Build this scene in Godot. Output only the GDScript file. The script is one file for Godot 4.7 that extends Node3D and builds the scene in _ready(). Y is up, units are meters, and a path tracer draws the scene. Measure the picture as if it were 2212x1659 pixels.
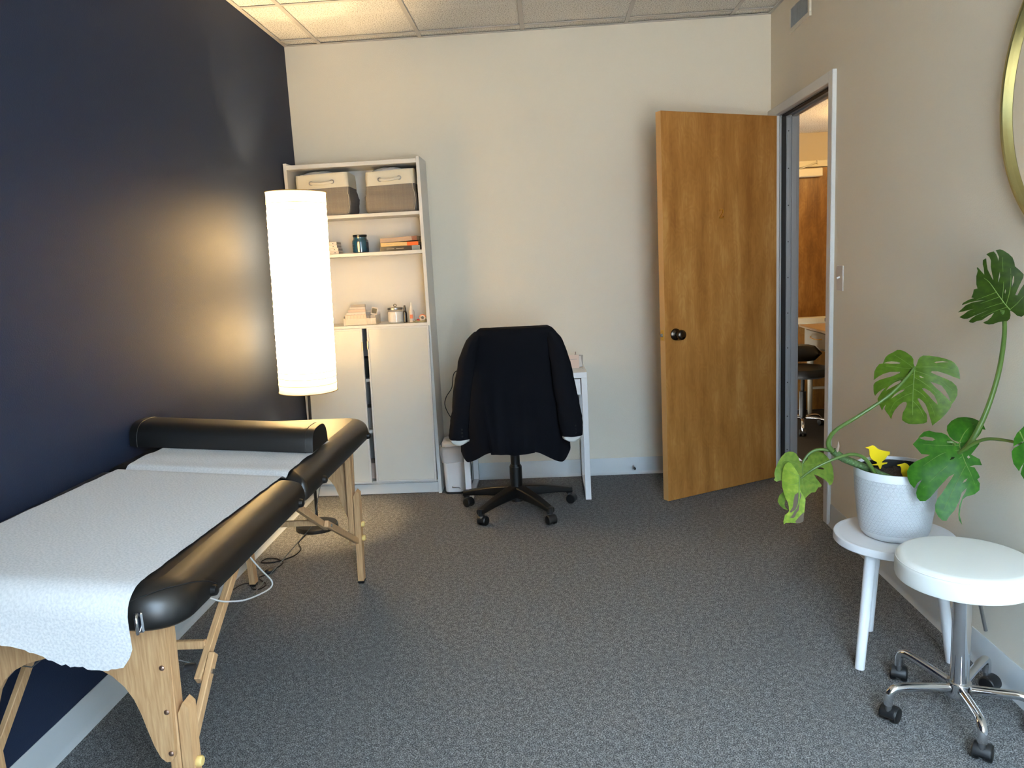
extends Node3D
# A treatment room: padded table under a navy wall, paper floor lamp, bookcase, desk chair with a blazer, open door, plant and stool.
# x runs along the back wall (left wall at 0), z towards the camera (back wall at 0), y up, metres.

const W = 2.89        # room width
const H = 2.734       # ceiling height
const D = 5.18        # back wall to the wall behind the camera
var offs = {}
var used = {}
var m = {}

const LEAVES = [
	{"at": Vector3(2.690, 0.936, 2.337), "n": Vector3(-0.55, 0.12, 0.82), "out": [-6, 57, -10, 66, -11, 80, -17, 90, -35, 103, -50, 109, -61, 109, -74, 100, -87, 93, -95, 84, -99, 73, -102, 63, -113, 61, -122, 49, -128, 35, -129, 20, -129, 6, -114, 19, -98, 29, -78, 36, -48, 38, -49, 34, -69, 23, -94, 14, -110, 8, -124, -1, -129, -10, -128, -26, -126, -39, -122, -46, -112, -33, -100, -23, -89, -16, -103, -34, -109, -45, -114, -55, -113, -64, -106, -79, -98, -94, -94, -82, -87, -72, -89, -79, -91, -88, -85, -97, -76, -108, -69, -120, -66, -107, -59, -90, -46, -71, -35, -61, -26, -59, -23, -65, -26, -78, -34, -95, -36, -110, -36, -120, -26, -127, -16, -131, 6, -130, 28, -126, 36, -121, 37, -108, 35, -96, 26, -82, 14, -61, 7, -47, 11, -45, 21, -52, 30, -62, 37, -79, 44, -104, 52, -131, 64, -119, 76, -107, 89, -90, 101, -69, 103, -59, 112, -44, 117, -28, 117, -12, 113, 0, 100, 13, 84, 21, 60, 31, 41, 40, 44, 44, 60, 44, 83, 37, 102, 29, 122, 22, 120, 39, 115, 58, 105, 72, 95, 79, 75, 86, 56, 90, 34, 93, 16, 93, 7, 87, 3, 79, 0, 66, -3, 57], "holes": [[-99, 64, -89, 69, -76, 71, -59, 70, -49, 67, -52, 64, -79, 63], [48, 72, 55, 75, 72, 77, 91, 74, 72, 73, 54, 70], [9, 27, 15, 26, 23, 21, 13, 22], [-88, -26, -79, -12, -63, 2, -47, 10, -39, 8, -50, -1, -67, -12, -82, -22], [-72, -52, -61, -37, -45, -23, -32, -18, -35, -24, -51, -36, -62, -45], [41, 10, 53, 7, 73, -1, 83, -14, 93, -31, 101, -52, 87, -37, 70, -20, 54, -5], [19, -12, 26, -12, 41, -20, 54, -33, 63, -52, 65, -62, 53, -51, 38, -34, 23, -19]], "patch": [], "rib": [[-6, 55, -6, 17, -7, -28, -6, -73, -5, -101], [-8, 51, -30, 68, -50, 81, -70, 93], [-8, 50, -37, 50, -79, 54, -107, 47], [-5, 55, 35, 57, 70, 58, 106, 49], [-6, 44, 28, 33, 69, 14, 101, -13], [-6, 23, 22, 6, 55, -21, 88, -54], [-6, -15, 24, -35, 48, -70, 59, -101], [-6, -55, 14, -77, 27, -103], [-6, 33, -44, 15, -76, 4, -109, -14], [-7, 1, -42, -21, -81, -51, -103, -69], [-7, -28, -33, -41, -60, -64, -73, -95]]},
	{"at": Vector3(2.780, 1.253, 2.596), "n": Vector3(-0.62, -0.10, 0.78), "out": [37, -69, 38, -82, 36, -93, 31, -99, 8, -103, -4, -109, -15, -110, -24, -108, -29, -104, -18, -98, -9, -88, -2, -75, -13, -82, -32, -97, -44, -100, -55, -106, -62, -105, -66, -102, -58, -92, -47, -83, -15, -67, -51, -84, -69, -94, -78, -95, -85, -93, -91, -90, -79, -81, -68, -71, -51, -63, -70, -69, -82, -73, -95, -76, -84, -65, -74, -54, -59, -46, -25, -38, -50, -41, -64, -45, -84, -54, -81, -47, -66, -37, -52, -32, -59, -30, -55, -19, -53, -7, -44, -4, -47, 8, -48, 31, -45, 46, -48, 55, -45, 56, -38, 47, -28, 35, -30, 53, -33, 64, -33, 76, -25, 81, -23, 65, -20, 49, -6, 20, -5, 22, -9, 39, -13, 57, -13, 74, -17, 84, -25, 92, -17, 97, -7, 99, -1, 91, 3, 81, 5, 73, 6, 83, 1, 95, -3, 102, 7, 104, 15, 101, 28, 91, 38, 80, 43, 67, 45, 56, 56, 45, 66, 33, 65, 23, 57, 3, 48, -24, 53, -25, 60, -8, 68, 6, 80, 18, 88, 9, 91, -13, 88, -36, 82, -59, 71, -81, 64, -87, 54, -84, 45, -74, 39, -69], "holes": [[42, 30, 44, 27, 44, 13, 39, -2, 40, 16], [24, -7, 26, -12, 24, -20, 23, -15], [10, 42, 11, 29, 7, 13, 8, 28]], "patch": [], "rib": [[37, -67, 13, -32, -13, 11, -29, 26], [21, -45, -14, -58, -55, -76], [31, -58, 3, -69, -33, -87], [10, -29, -21, -42, -56, -56], [2, -16, -23, -27, -46, -37], [27, -51, 34, -20, 37, 19, 35, 51], [17, -37, 20, 4, 17, 51, 14, 82], [38, -64, 53, -48, 68, -28]]},
	{"at": Vector3(2.708, 0.703, 2.500), "n": Vector3(-0.35, 0.45, 0.82), "out": [35, 79, 19, 90, 7, 105, -8, 112, -24, 112, -42, 118, -56, 114, -68, 100, -72, 91, -87, 71, -75, 56, -63, 40, -47, 39, -39, 38, -61, 25, -79, 15, -95, 0, -102, -17, -100, -37, -93, -55, -81, -69, -72, -51, -59, -39, -61, -43, -72, -65, -76, -83, -73, -97, -65, -107, -50, -106, -37, -94, -23, -74, -8, -53, 12, -27, 26, -18, 19, -33, 6, -56, -8, -82, -18, -96, -24, -116, -23, -134, -15, -149, -3, -160, 7, -160, 14, -146, 29, -125, 40, -97, 46, -73, 59, -58, 56, -70, 47, -88, 40, -111, 38, -137, 40, -154, 49, -166, 47, -158, 42, -141, 43, -119, 49, -92, 59, -83, 80, -74, 93, -60, 94, -40, 87, -28, 94, -21, 90, -10, 80, 8, 67, 9, 80, 15, 100, 17, 94, 35, 71, 47, 79, 59, 94, 83, 94, 96, 75, 95, 50, 85], "holes": [[-70, 93, -54, 98, -34, 95, -24, 89, -32, 84, -52, 85], [13, 23, 19, 34, 28, 34, 23, 27], [47, -45, 52, -35, 62, -27, 56, -39], [60, 38, 64, 44, 69, 38, 64, 33]], "patch": [], "rib": [[41, 84, 42, 64, 54, 24, 69, -11, 80, -43], [39, 73, -8, 70, -58, 72], [41, 59, -8, 42, -57, 2], [46, 37, 2, 0, -56, -66], [56, 10, 31, -47, 0, -127]]},
	{"at": Vector3(2.786, 0.807, 2.460), "n": Vector3(-0.20, 0.75, 0.60), "out": [-33, -34, -44, -19, -49, 3, -46, 23, -32, 44, -13, 58, 7, 61, 27, 59, 45, 48, 55, 32, 58, 14, 49, 12, 42, -5, 32, -22, 18, -31, -9, -43, -22, -39], "holes": [], "patch": [], "rib": [[-18, -40, 1, -3, 28, 29]]},
	{"at": Vector3(2.800, 0.812, 2.719), "n": Vector3(-0.60, 0.25, 0.76), "out": [3, 65, -12, 44, -18, 27, -18, 5, 0, 20, 6, 22, -1, 13, -16, 1, -21, -9, -19, -25, -14, -43, 0, -61, 4, -49, 10, -36, 6, -54, 4, -68, 14, -83, 38, -82, 52, -48, 50, 1, 37, 39, 22, 62], "holes": [], "patch": [], "rib": [[-7, 48, 9, 16, 20, -22, 27, -71]]},
	{"at": Vector3(2.298, 0.594, 2.360), "n": Vector3(-0.45, 0.20, 0.85), "out": [14, 59, 5, 73, -5, 87, -14, 97, -23, 99, -33, 91, -39, 76, -41, 57, -41, 35, -39, 17, -34, 1, -27, -19, -18, -34, -15, -47, -13, -60, -16, -67, -26, -76, -27, -85, -30, -97, -28, -109, -23, -102, -5, -99, 12, -99, 23, -97, 33, -90, 33, -74, 35, -56, 36, -34, 37, -19, 33, -10, 25, 1, 20, 12, 18, 34, 16, 50], "holes": [], "patch": [[13, 3, 3, -6, 0, -23, -1, -36, -2, -47, -11, -63, -7, -66, 7, -54, 15, -34, 16, -16], [20, 6, 24, -6, 19, -25, 18, -43, 17, -56, 11, -64, 6, -78, 1, -83, -10, -83, 0, -69, 10, -51, 18, -30, 19, -10], [34, -58, 21, -74, 12, -86, 7, -94, 10, -99, 23, -97, 33, -90]], "rib": [[14, 59, 16, 30, 15, -7, 13, -35, 0, -69, -11, -87], [14, 57, -9, 64, -26, 77], [15, 37, -7, 27, -29, 33]]},
	{"at": Vector3(2.355, 0.629, 2.300), "n": Vector3(0.25, 0.30, 0.90), "out": [-4, 47, 4, 48, 23, 59, 27, 70, 38, 78, 55, 81, 74, 79, 88, 73, 95, 65, 103, 54, 111, 38, 115, 22, 113, 4, 110, -15, 104, -29, 95, -38, 87, -37, 84, -29, 68, -14, 49, -2, 33, 5, 38, -7, 49, -23, 56, -35, 50, -40, 42, -39, 34, -48, 29, -54, 14, -54, 0, -62, -13, -72, -29, -59, -42, -39, -61, -28, -77, -7, -92, -1, -105, -4, -113, 3, -108, 9, -107, 24, -99, 42, -83, 63, -70, 76, -53, 88, -38, 91, -24, 88, -15, 80, -10, 68, -10, 57, -7, 49], "holes": [[39, 28, 55, 27, 72, 24, 80, 18, 72, 18, 54, 22]], "patch": [], "rib": [[-3, 47, -7, 21, -12, -9, -13, -42], [-4, 37, 36, 39, 89, 35], [-7, 21, 31, 15, 90, -13], [-11, -1, 14, -19, 43, -34], [-5, 41, -35, 54, -65, 61, -95, 30]]},
	{"at": Vector3(2.277, 0.561, 2.330), "n": Vector3(-0.30, 0.20, 0.90), "out": [-4, 27, -16, 16, -21, 2, -22, -7, -15, -20, -3, -30, 11, -35, 11, -31, 3, -26, 0, -15, 2, -4, 6, 4, 2, 15], "holes": [], "patch": [], "rib": []},
]


# ---------------------------------------------------------------- nodes
func numbered(n: String) -> String:
	if not used.has(n):
		used[n] = 0
		return n
	used[n] += 1
	return "%s_%03d" % [n, used[n]]

func tag(o: Node, label: String, category: String, group := "") -> Node:
	o.set_meta("label", label)
	o.set_meta("category", category)
	if group != "":
		o.set_meta("group", group)
	return o

# a Node3D at the thing's base; parts are given in world coordinates unless local is set
func thing(called: String, label: String, category: String, at: Vector3, group := "", local := false) -> Node3D:
	var o := Node3D.new()
	o.name = numbered(called)
	add_child(o)
	o.position = at
	offs[o] = Vector3.ZERO if local else -at
	tag(o, label, category, group)
	return o

func structure(called: String, at := Vector3.ZERO) -> Node3D:
	var o := Node3D.new()
	o.name = called
	add_child(o)
	o.position = at
	offs[o] = -at
	o.set_meta("kind", "structure")
	return o

func new_st() -> SurfaceTool:
	var st := SurfaceTool.new()
	st.begin(Mesh.PRIMITIVE_TRIANGLES)
	return st

func put(called: String, st: SurfaceTool, mat: Material, parent: Node = null) -> MeshInstance3D:
	var o := MeshInstance3D.new()
	o.mesh = st.commit()
	o.material_override = mat
	o.cast_shadow = GeometryInstance3D.SHADOW_CASTING_SETTING_ON
	if parent == null:
		o.name = numbered(called)
		add_child(o)
	else:
		o.name = called
		o.position = offs.get(parent, Vector3.ZERO)
		parent.add_child(o, true)
	return o

func struct_mesh(called: String, st: SurfaceTool, mat: Material) -> MeshInstance3D:
	var o := put(called, st, mat)
	o.set_meta("kind", "structure")
	return o

func again(parent: Node, src: MeshInstance3D, at: Vector3) -> MeshInstance3D:
	var o := MeshInstance3D.new()
	o.mesh = src.mesh
	o.material_override = src.material_override
	o.name = String(src.name).rstrip("0123456789_")
	o.position = at
	parent.add_child(o, true)
	return o

# ---------------------------------------------------------------- shapes
func tri(st: SurfaceTool, a: Vector3, b: Vector3, c: Vector3, n: Vector3, ua := Vector2.ZERO, ub := Vector2.ZERO, uc := Vector2.ZERO) -> void:
	if (c - a).cross(b - a).dot(n) < 0.0:
		var t := b
		b = c
		c = t
		var u := ub
		ub = uc
		uc = u
	st.set_normal(n)
	st.set_uv(ua)
	st.add_vertex(a)
	st.set_normal(n)
	st.set_uv(ub)
	st.add_vertex(b)
	st.set_normal(n)
	st.set_uv(uc)
	st.add_vertex(c)

func face(st: SurfaceTool, pts: Array, mid: Vector3) -> void:
	var c := Vector3.ZERO
	for p in pts:
		c += p
	c /= pts.size()
	var n: Vector3 = (pts[1] - pts[0]).cross(pts[2] - pts[0]).normalized()
	if n.dot(c - mid) < 0.0:
		n = -n
	for i in range(1, pts.size() - 1):
		tri(st, pts[0], pts[i], pts[i + 1], n)

func bx(st: SurfaceTool, c: Vector3, s: Vector3, b := 0.0015, q := Basis.IDENTITY) -> void:
	var h := s / 2.0
	b = min(b, min(h.x, min(h.y, h.z)) * 0.8)
	var k := func(i: int, sx: float, sy: float, sz: float) -> Vector3:
		var v := Vector3(sx * (h.x - b), sy * (h.y - b), sz * (h.z - b))
		v[i] = [sx, sy, sz][i] * h[i]
		return c + q * v
	for i in 3:
		for s1 in [-1.0, 1.0]:
			var pts := []
			for w in [[-1.0, -1.0], [1.0, -1.0], [1.0, 1.0], [-1.0, 1.0]]:
				var g := [0.0, 0.0, 0.0]
				g[i] = s1
				g[(i + 1) % 3] = w[0]
				g[(i + 2) % 3] = w[1]
				pts.append(k.call(i, g[0], g[1], g[2]))
			face(st, pts, c)
	if b <= 0.0:
		return
	for i in 3:
		var j := (i + 1) % 3
		var l := (i + 2) % 3
		for s1 in [-1.0, 1.0]:
			for s2 in [-1.0, 1.0]:
				var pts := []
				for w in [[-1.0, 0], [1.0, 0], [1.0, 1], [-1.0, 1]]:
					var g := [0.0, 0.0, 0.0]
					g[i] = w[0]
					g[j] = s1
					g[l] = s2
					pts.append(k.call(j if w[1] == 0 else l, g[0], g[1], g[2]))
				face(st, pts, c)
	for sx in [-1.0, 1.0]:
		for sy in [-1.0, 1.0]:
			for sz in [-1.0, 1.0]:
				face(st, [k.call(0, sx, sy, sz), k.call(1, sx, sy, sz), k.call(2, sx, sy, sz)], c)

func box(called: String, c: Vector3, s: Vector3, mat: Material, parent: Node = null, b := 0.0015, q := Basis.IDENTITY) -> MeshInstance3D:
	var st := new_st()
	bx(st, c, s, b, q)
	return put(called, st, mat, parent)

# a bar of rectangular section from a to b; wide is its side along the axis "side"
func bar(st: SurfaceTool, a: Vector3, b: Vector3, wide: float, thick: float, side := Vector3.RIGHT, bev := 0.002) -> void:
	var y := (b - a).normalized()
	var x := (side - y * side.dot(y)).normalized()
	bx(st, (a + b) / 2.0, Vector3(wide, a.distance_to(b), thick), bev, Basis(x, y, x.cross(y)))

# rows of points joined into a smooth surface
func surf(st: SurfaceTool, rows: Array, cu := false, ref = null, cv := false) -> void:
	var nv := rows.size()
	var nu: int = rows[0].size()
	var nor := []
	var vote := 0.0
	for j in nv:
		var line := PackedVector3Array()
		var mid := Vector3.ZERO
		for p in rows[j]:
			mid += p
		mid /= nu
		for i in nu:
			var du: Vector3 = rows[j][(i + 1) % nu if cu else min(i + 1, nu - 1)] - rows[j][(i - 1 + nu) % nu if cu else max(i - 1, 0)]
			var dv: Vector3 = rows[(j + 1) % nv if cv else min(j + 1, nv - 1)][i] - rows[(j - 1 + nv) % nv if cv else max(j - 1, 0)][i]
			if du.length() < 1e-7:
				var jj: int = j + 1 if j == 0 else j - 1
				du = rows[jj][(i + 1) % nu if cu else min(i + 1, nu - 1)] - rows[jj][(i - 1 + nu) % nu if cu else max(i - 1, 0)]
			var n := du.cross(dv).normalized()
			line.append(n)
			vote += n.dot(rows[j][i] - mid) if ref == null else n.dot(ref)
		nor.append(line)
	var sg := 1.0 if vote >= 0.0 else -1.0
	for j in (nv if cv else nv - 1):
		for i in (nu if cu else nu - 1):
			var i2 := (i + 1) % nu
			var j2 := (j + 1) % nv
			var q := [[j, i], [j, i2], [j2, i2], [j2, i]]
			var uv := [Vector2(float(i) / nu, float(j) / nv), Vector2(float(i + 1) / nu, float(j) / nv), Vector2(float(i + 1) / nu, float(j + 1) / nv), Vector2(float(i) / nu, float(j + 1) / nv)]
			for t in [[0, 1, 2], [0, 2, 3]]:
				var p := []
				for e in t:
					p.append(rows[q[e][0]][q[e][1]])
				var g: Vector3 = (p[2] - p[0]).cross(p[1] - p[0])
				if g.length() < 1e-12:
					continue
				var order: Array = t if g.dot(nor[q[t[0]][0]][q[t[0]][1]] + nor[q[t[1]][0]][q[t[1]][1]] + nor[q[t[2]][0]][q[t[2]][1]]) * sg >= 0.0 else [t[0], t[2], t[1]]
				for e in order:
					st.set_normal(nor[q[e][0]][q[e][1]] * sg)
					st.set_uv(uv[e])
					st.add_vertex(rows[q[e][0]][q[e][1]])

func cap(st: SurfaceTool, ring: PackedVector3Array, n: Vector3) -> void:
	var c := Vector3.ZERO
	for p in ring:
		c += p
	c /= ring.size()
	for i in ring.size():
		tri(st, c, ring[i], ring[(i + 1) % ring.size()], n)

func ring_at(c: Vector3, x: Vector3, y: Vector3, r: float, seg: int, ry := -1.0) -> PackedVector3Array:
	var o := PackedVector3Array()
	for i in seg:
		var a := TAU * i / seg
		o.append(c + x * cos(a) * r + y * sin(a) * (r if ry < 0.0 else ry))
	return o

# a round tube along points; r is a number or one per point; ry flattens the section along "up"
func tube(st: SurfaceTool, pts: Array, r, seg := 10, caps := true, closed := false) -> void:
	var rows := []
	var n := pts.size()
	var x := Vector3.ZERO
	for k in n:
		var a: Vector3 = pts[(k - 1 + n) % n if closed else max(k - 1, 0)]
		var b: Vector3 = pts[(k + 1) % n if closed else min(k + 1, n - 1)]
		var t := (b - a).normalized()
		if k == 0:
			x = t.cross(Vector3.UP if abs(t.y) < 0.9 else Vector3.RIGHT).normalized()
		else:
			x = (x - t * x.dot(t)).normalized()
		rows.append(ring_at(pts[k], x, t.cross(x), r[k] if r is Array else r, seg))
	surf(st, rows, true, null, closed)
	if caps and not closed:
		cap(st, rows[0], (pts[0] - pts[1]).normalized())
		cap(st, rows[n - 1], (pts[n - 1] - pts[n - 2]).normalized())

func curve(pts: Array, steps := 6) -> Array:
	var o := []
	for i in pts.size() - 1:
		var p0: Vector3 = pts[max(i - 1, 0)]
		var p1: Vector3 = pts[i]
		var p2: Vector3 = pts[i + 1]
		var p3: Vector3 = pts[min(i + 2, pts.size() - 1)]
		for k in steps:
			o.append(p1.cubic_interpolate(p2, p0, p3, float(k) / steps))
	o.append(pts[pts.size() - 1])
	return o

# profile of (radius, height) turned about the y axis of xf; sharp turns stay sharp
func lathe(st: SurfaceTool, prof: Array, seg := 32, xf := Transform3D.IDENTITY) -> void:
	var run := []
	for k in prof.size():
		run.append(prof[k])
		var last: bool = k == prof.size() - 1
		var sharp := false
		if not last and k > 0:
			var a: Vector2 = (prof[k] - prof[k - 1]).normalized()
			var b: Vector2 = (prof[k + 1] - prof[k]).normalized()
			sharp = a.dot(b) < 0.8
		if (sharp or last) and run.size() > 1:
			var rows := []
			for p in run:
				rows.append(ring_at(Vector3(0, p.y, 0), Vector3.RIGHT, Vector3.BACK, max(p.x, 1e-5), seg))
			var d: Vector2 = run[run.size() - 1] - run[0]
			var tmp := []
			for rw in rows:
				var q := PackedVector3Array()
				for p in rw:
					q.append(xf * p)
				tmp.append(q)
			# the profile runs so that its outside is on the right of its direction
			var mid: int = run.size() / 2
			var e: Vector2 = (run[mid] - run[mid - 1]).normalized()
			surf_dir(st, tmp, xf.basis * Vector3(e.y, -e.x, 0), mid)
			run = [prof[k]]

# as surf for closed rings, the outward side given at point 0 of row k
func surf_dir(st: SurfaceTool, rows: Array, out: Vector3, k: int) -> void:
	var nu: int = rows[0].size()
	var nv := rows.size()
	var a: int = min(k, nv - 1)
	var nor := []
	for j in nv:
		var line := PackedVector3Array()
		for i in nu:
			var du: Vector3 = rows[j][(i + 1) % nu] - rows[j][(i - 1 + nu) % nu]
			var dv: Vector3 = rows[min(j + 1, nv - 1)][i] - rows[max(j - 1, 0)][i]
			if du.length() < 1e-3 * dv.length():
				var jj: int = j + 1 if j == 0 else j - 1
				du = rows[jj][(i + 1) % nu] - rows[jj][(i - 1 + nu) % nu]
			line.append(du.cross(dv).normalized())
		nor.append(line)
	var sg := 1.0 if (nor[a][0] + nor[a - 1][0]).dot(out) >= 0.0 else -1.0
	for j in nv - 1:
		for i in nu:
			var i2 := (i + 1) % nu
			var q := [[j, i, 0], [j, i2, 1], [j + 1, i2, 1], [j + 1, i, 0]]
			for t in [[0, 1, 2], [0, 2, 3]]:
				var p := []
				for e in t:
					p.append(rows[q[e][0]][q[e][1]])
				var g: Vector3 = (p[2] - p[0]).cross(p[1] - p[0])
				var order: Array = t if g.dot(nor[q[t[0]][0]][q[t[0]][1]] + nor[q[t[1]][0]][q[t[1]][1]]) * sg >= 0.0 else [t[0], t[2], t[1]]
				for e in order:
					st.set_normal(nor[q[e][0]][q[e][1]] * sg)
					st.set_uv(Vector2(float(i + q[e][2]) / nu, float(q[e][0]) / (nv - 1)))
					st.add_vertex(rows[q[e][0]][q[e][1]])

# a flat outline in xf's xy plane, d thick towards -z
func prism(st: SurfaceTool, poly: PackedVector2Array, xf: Transform3D, d: float) -> void:
	if Geometry2D.is_polygon_clockwise(poly):
		poly = poly.duplicate()
		poly.reverse()
	var ids := Geometry2D.triangulate_polygon(poly)
	var n := xf.basis.z.normalized()
	for k in range(0, ids.size(), 3):
		for f in [[0.0, n], [-d, -n]]:
			var p := []
			for e in 3:
				var q := poly[ids[k + e]]
				p.append(xf * Vector3(q.x, q.y, f[0]))
			tri(st, p[0], p[1], p[2], f[1])
	var c := poly.size()
	var en := []
	for i in c:
		var e := (poly[(i + 1) % c] - poly[i]).normalized()
		en.append(Vector2(e.y, -e.x))
	for i in c:
		var j := (i + 1) % c
		var a: Vector2 = en[i]
		var b: Vector2 = en[i]
		if en[(i - 1 + c) % c].dot(en[i]) > 0.7:
			a = (en[(i - 1 + c) % c] + en[i]).normalized()
		if en[j].dot(en[i]) > 0.7:
			b = (en[j] + en[i]).normalized()
		var v := [xf * Vector3(poly[i].x, poly[i].y, 0), xf * Vector3(poly[j].x, poly[j].y, 0), xf * Vector3(poly[j].x, poly[j].y, -d), xf * Vector3(poly[i].x, poly[i].y, -d)]
		var na := (xf.basis * Vector3(a.x, a.y, 0)).normalized()
		var nb := (xf.basis * Vector3(b.x, b.y, 0)).normalized()
		var nn := [na, nb, nb, na]
		for t in [[0, 1, 2], [0, 2, 3]]:
			var o: Array = t
			if (v[t[2]] - v[t[0]]).cross(v[t[1]] - v[t[0]]).dot(na + nb) < 0.0:
				o = [t[0], t[2], t[1]]
			for e in o:
				st.set_normal(nn[e])
				st.set_uv(Vector2.ZERO)
				st.add_vertex(v[e])

# an outline with holes, filled cell by cell and bent by f
func fill(st: SurfaceTool, outer: PackedVector2Array, holes: Array, cell: float, f: Callable, ref: Vector3, only: Array = []) -> void:
	var lo := outer[0]
	var hi := outer[0]
	for p in outer:
		lo = lo.min(p)
		hi = hi.max(p)
	var nx := int(ceil((hi.x - lo.x) / cell))
	var ny := int(ceil((hi.y - lo.y) / cell))
	for i in nx:
		for j in ny:
			var o := lo + Vector2(i, j) * cell
			var sq := PackedVector2Array([o, o + Vector2(cell, 0), o + Vector2(cell, cell), o + Vector2(0, cell)])
			var polys: Array = Geometry2D.intersect_polygons(outer, sq)
			for h in holes:
				var nxt := []
				for p in polys:
					for r in Geometry2D.clip_polygons(p, h):
						if not Geometry2D.is_polygon_clockwise(r):
							nxt.append(r)
				polys = nxt
			if only.size() > 0:
				var nxt := []
				for p in polys:
					for h in only:
						for r in Geometry2D.intersect_polygons(p, h):
							nxt.append(r)
				polys = nxt
			for p in polys:
				var ids := Geometry2D.triangulate_polygon(p)
				for k in range(0, ids.size(), 3):
					var v := []
					var n := []
					for e in 3:
						var q: Vector2 = p[ids[k + e]]
						v.append(f.call(q))
						var g: Vector3 = (f.call(q + Vector2(0.002, 0)) - f.call(q - Vector2(0.002, 0))).cross(f.call(q + Vector2(0, 0.002)) - f.call(q - Vector2(0, 0.002))).normalized()
						n.append(g if g.dot(ref) >= 0.0 else -g)
					var od := [0, 1, 2]
					if (v[2] - v[0]).cross(v[1] - v[0]).dot(n[0]) < 0.0:
						od = [0, 2, 1]
					for e in od:
						st.set_normal(n[e])
						st.set_uv(p[ids[k + e]])
						st.add_vertex(v[e])

func rrect(c: Vector2, hx: float, hy: float, r: float, seg := 6) -> PackedVector2Array:
	var o := PackedVector2Array()
	for k in 4:
		var q: Vector2 = c + Vector2([1, -1, -1, 1][k] * (hx - r), [1, 1, -1, -1][k] * (hy - r))
		for i in seg + 1:
			var a := PI / 2 * k + PI / 2 * i / seg
			o.append(q + Vector2(cos(a), sin(a)) * r)
	return o

func v2(a: Array, s := 0.001) -> PackedVector2Array:
	var o := PackedVector2Array()
	for i in range(0, a.size(), 2):
		o.append(Vector2(a[i], a[i + 1]) * s)
	return o

# ---------------------------------------------------------------- materials
func mat(called: String, col: Color, rough := 0.6, metal := 0.0) -> StandardMaterial3D:
	var o := StandardMaterial3D.new()
	o.resource_name = called
	o.albedo_color = col
	o.roughness = rough
	o.metallic = metal
	m[called] = o
	return o

func noise_img(size: int, freq: float, sd: int, kind := FastNoiseLite.TYPE_SIMPLEX_SMOOTH, oct := 3) -> Image:
	var n := FastNoiseLite.new()
	n.noise_type = kind
	n.seed = sd
	n.frequency = freq
	n.fractal_octaves = oct
	return n.get_seamless_image(size, size)

func tint(img: Image, cols: Array) -> ImageTexture:
	var g := Gradient.new()
	g.offsets = PackedFloat32Array()
	var of := PackedFloat32Array()
	var cl := PackedColorArray()
	for c in cols:
		of.append(c[0])
		cl.append(c[1])
	g.offsets = of
	g.colors = cl
	var o := Image.create(img.get_width(), img.get_height(), true, Image.FORMAT_RGB8)
	for y in img.get_height():
		for x in img.get_width():
			o.set_pixel(x, y, g.sample(img.get_pixel(x, y).r))
	o.generate_mipmaps()
	return ImageTexture.create_from_image(o)

func bump(o: StandardMaterial3D, img: Image, cm: float) -> void:
	o.heightmap_enabled = true
	o.heightmap_texture = ImageTexture.create_from_image(img)
	o.heightmap_scale = cm

func world_map(o: StandardMaterial3D, metres: Vector3) -> void:
	o.uv1_triplanar = true
	o.uv1_world_triplanar = true
	o.uv1_scale = Vector3(1.0 / metres.x, 1.0 / metres.y, 1.0 / metres.z)

# long streaks along y, for wood
func grain(size: int, sd: int, freq: float, stretch: float, cols: Array, wobble := 6.0) -> ImageTexture:
	var a := FastNoiseLite.new()
	a.seed = sd
	a.frequency = freq
	a.fractal_octaves = 4
	var b := FastNoiseLite.new()
	b.seed = sd + 5
	b.frequency = 0.008
	b.fractal_octaves = 2
	var img := Image.create(size, size, false, Image.FORMAT_L8)
	for y in size:
		for x in size:
			# blended with its own shifted copy so that it repeats without a seam
			var fx := float(x) / size
			var w := b.get_noise_2d(x, y * 0.5) * wobble
			var v0 := a.get_noise_2d(x + w, y / stretch)
			var v1 := a.get_noise_2d(x - size + w, y / stretch)
			var v: float = lerp(v0, v1, smoothstep(0.85, 1.0, fx))
			if y > size * 0.85:
				v = lerp(v, a.get_noise_2d(x + w, (y - size) / stretch), smoothstep(0.85, 1.0, float(y) / size))
			img.set_pixel(x, y, Color(1, 1, 1) * clamp(0.5 + v, 0.0, 1.0))
	return tint(img, cols)

# ---------------------------------------------------------------- scene
func _ready() -> void:
	# camera
	var cam := Camera3D.new()
	cam.name = "camera"
	cam.position = Vector3(1.5174, 1.3989, 4.8468)
	cam.rotation = Vector3(-0.1593, 0.0518, -0.0526)
	cam.fov = 52.945
	cam.near = 0.05
	add_child(cam)
	cam.current = true
	# daylight: an overcast sky, which comes in through the window behind the camera
	var we := WorldEnvironment.new()
	we.name = "world_environment"
	var env := Environment.new()
	var sky := Sky.new()
	var sm := ProceduralSkyMaterial.new()
	sm.sky_top_color = Color(0.79, 0.90, 1.0)
	sm.sky_horizon_color = Color(0.355, 0.412, 0.465)
	sm.sky_curve = 0.6
	sm.ground_horizon_color = Color(0.56, 0.57, 0.57)
	sm.ground_bottom_color = Color(0.56, 0.57, 0.57)
	sky.sky_material = sm
	env.background_mode = Environment.BG_SKY
	env.sky = sky
	env.background_energy_multiplier = SKY
	env.ambient_light_source = Environment.AMBIENT_SOURCE_DISABLED
	env.tonemap_mode = Environment.TONE_MAPPER_LINEAR
	env.tonemap_exposure = EXPOSURE
	env.sdfgi_enabled = true
	env.ssao_enabled = true
	env.ssil_enabled = true
	we.environment = env
	add_child(we)
	materials()
	room()
	hall()
	door()
	massage_table()
	floor_lamp()
	bookcase()
	shelf_things()
	desk()
	office_chair()
	jacket()
	plant_corner()
	rolling_stool()
	small_things()

const SKY = 64.0
const EXPOSURE = 1.2
const LAMP = 1.8
const HALL = 0.55

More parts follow.
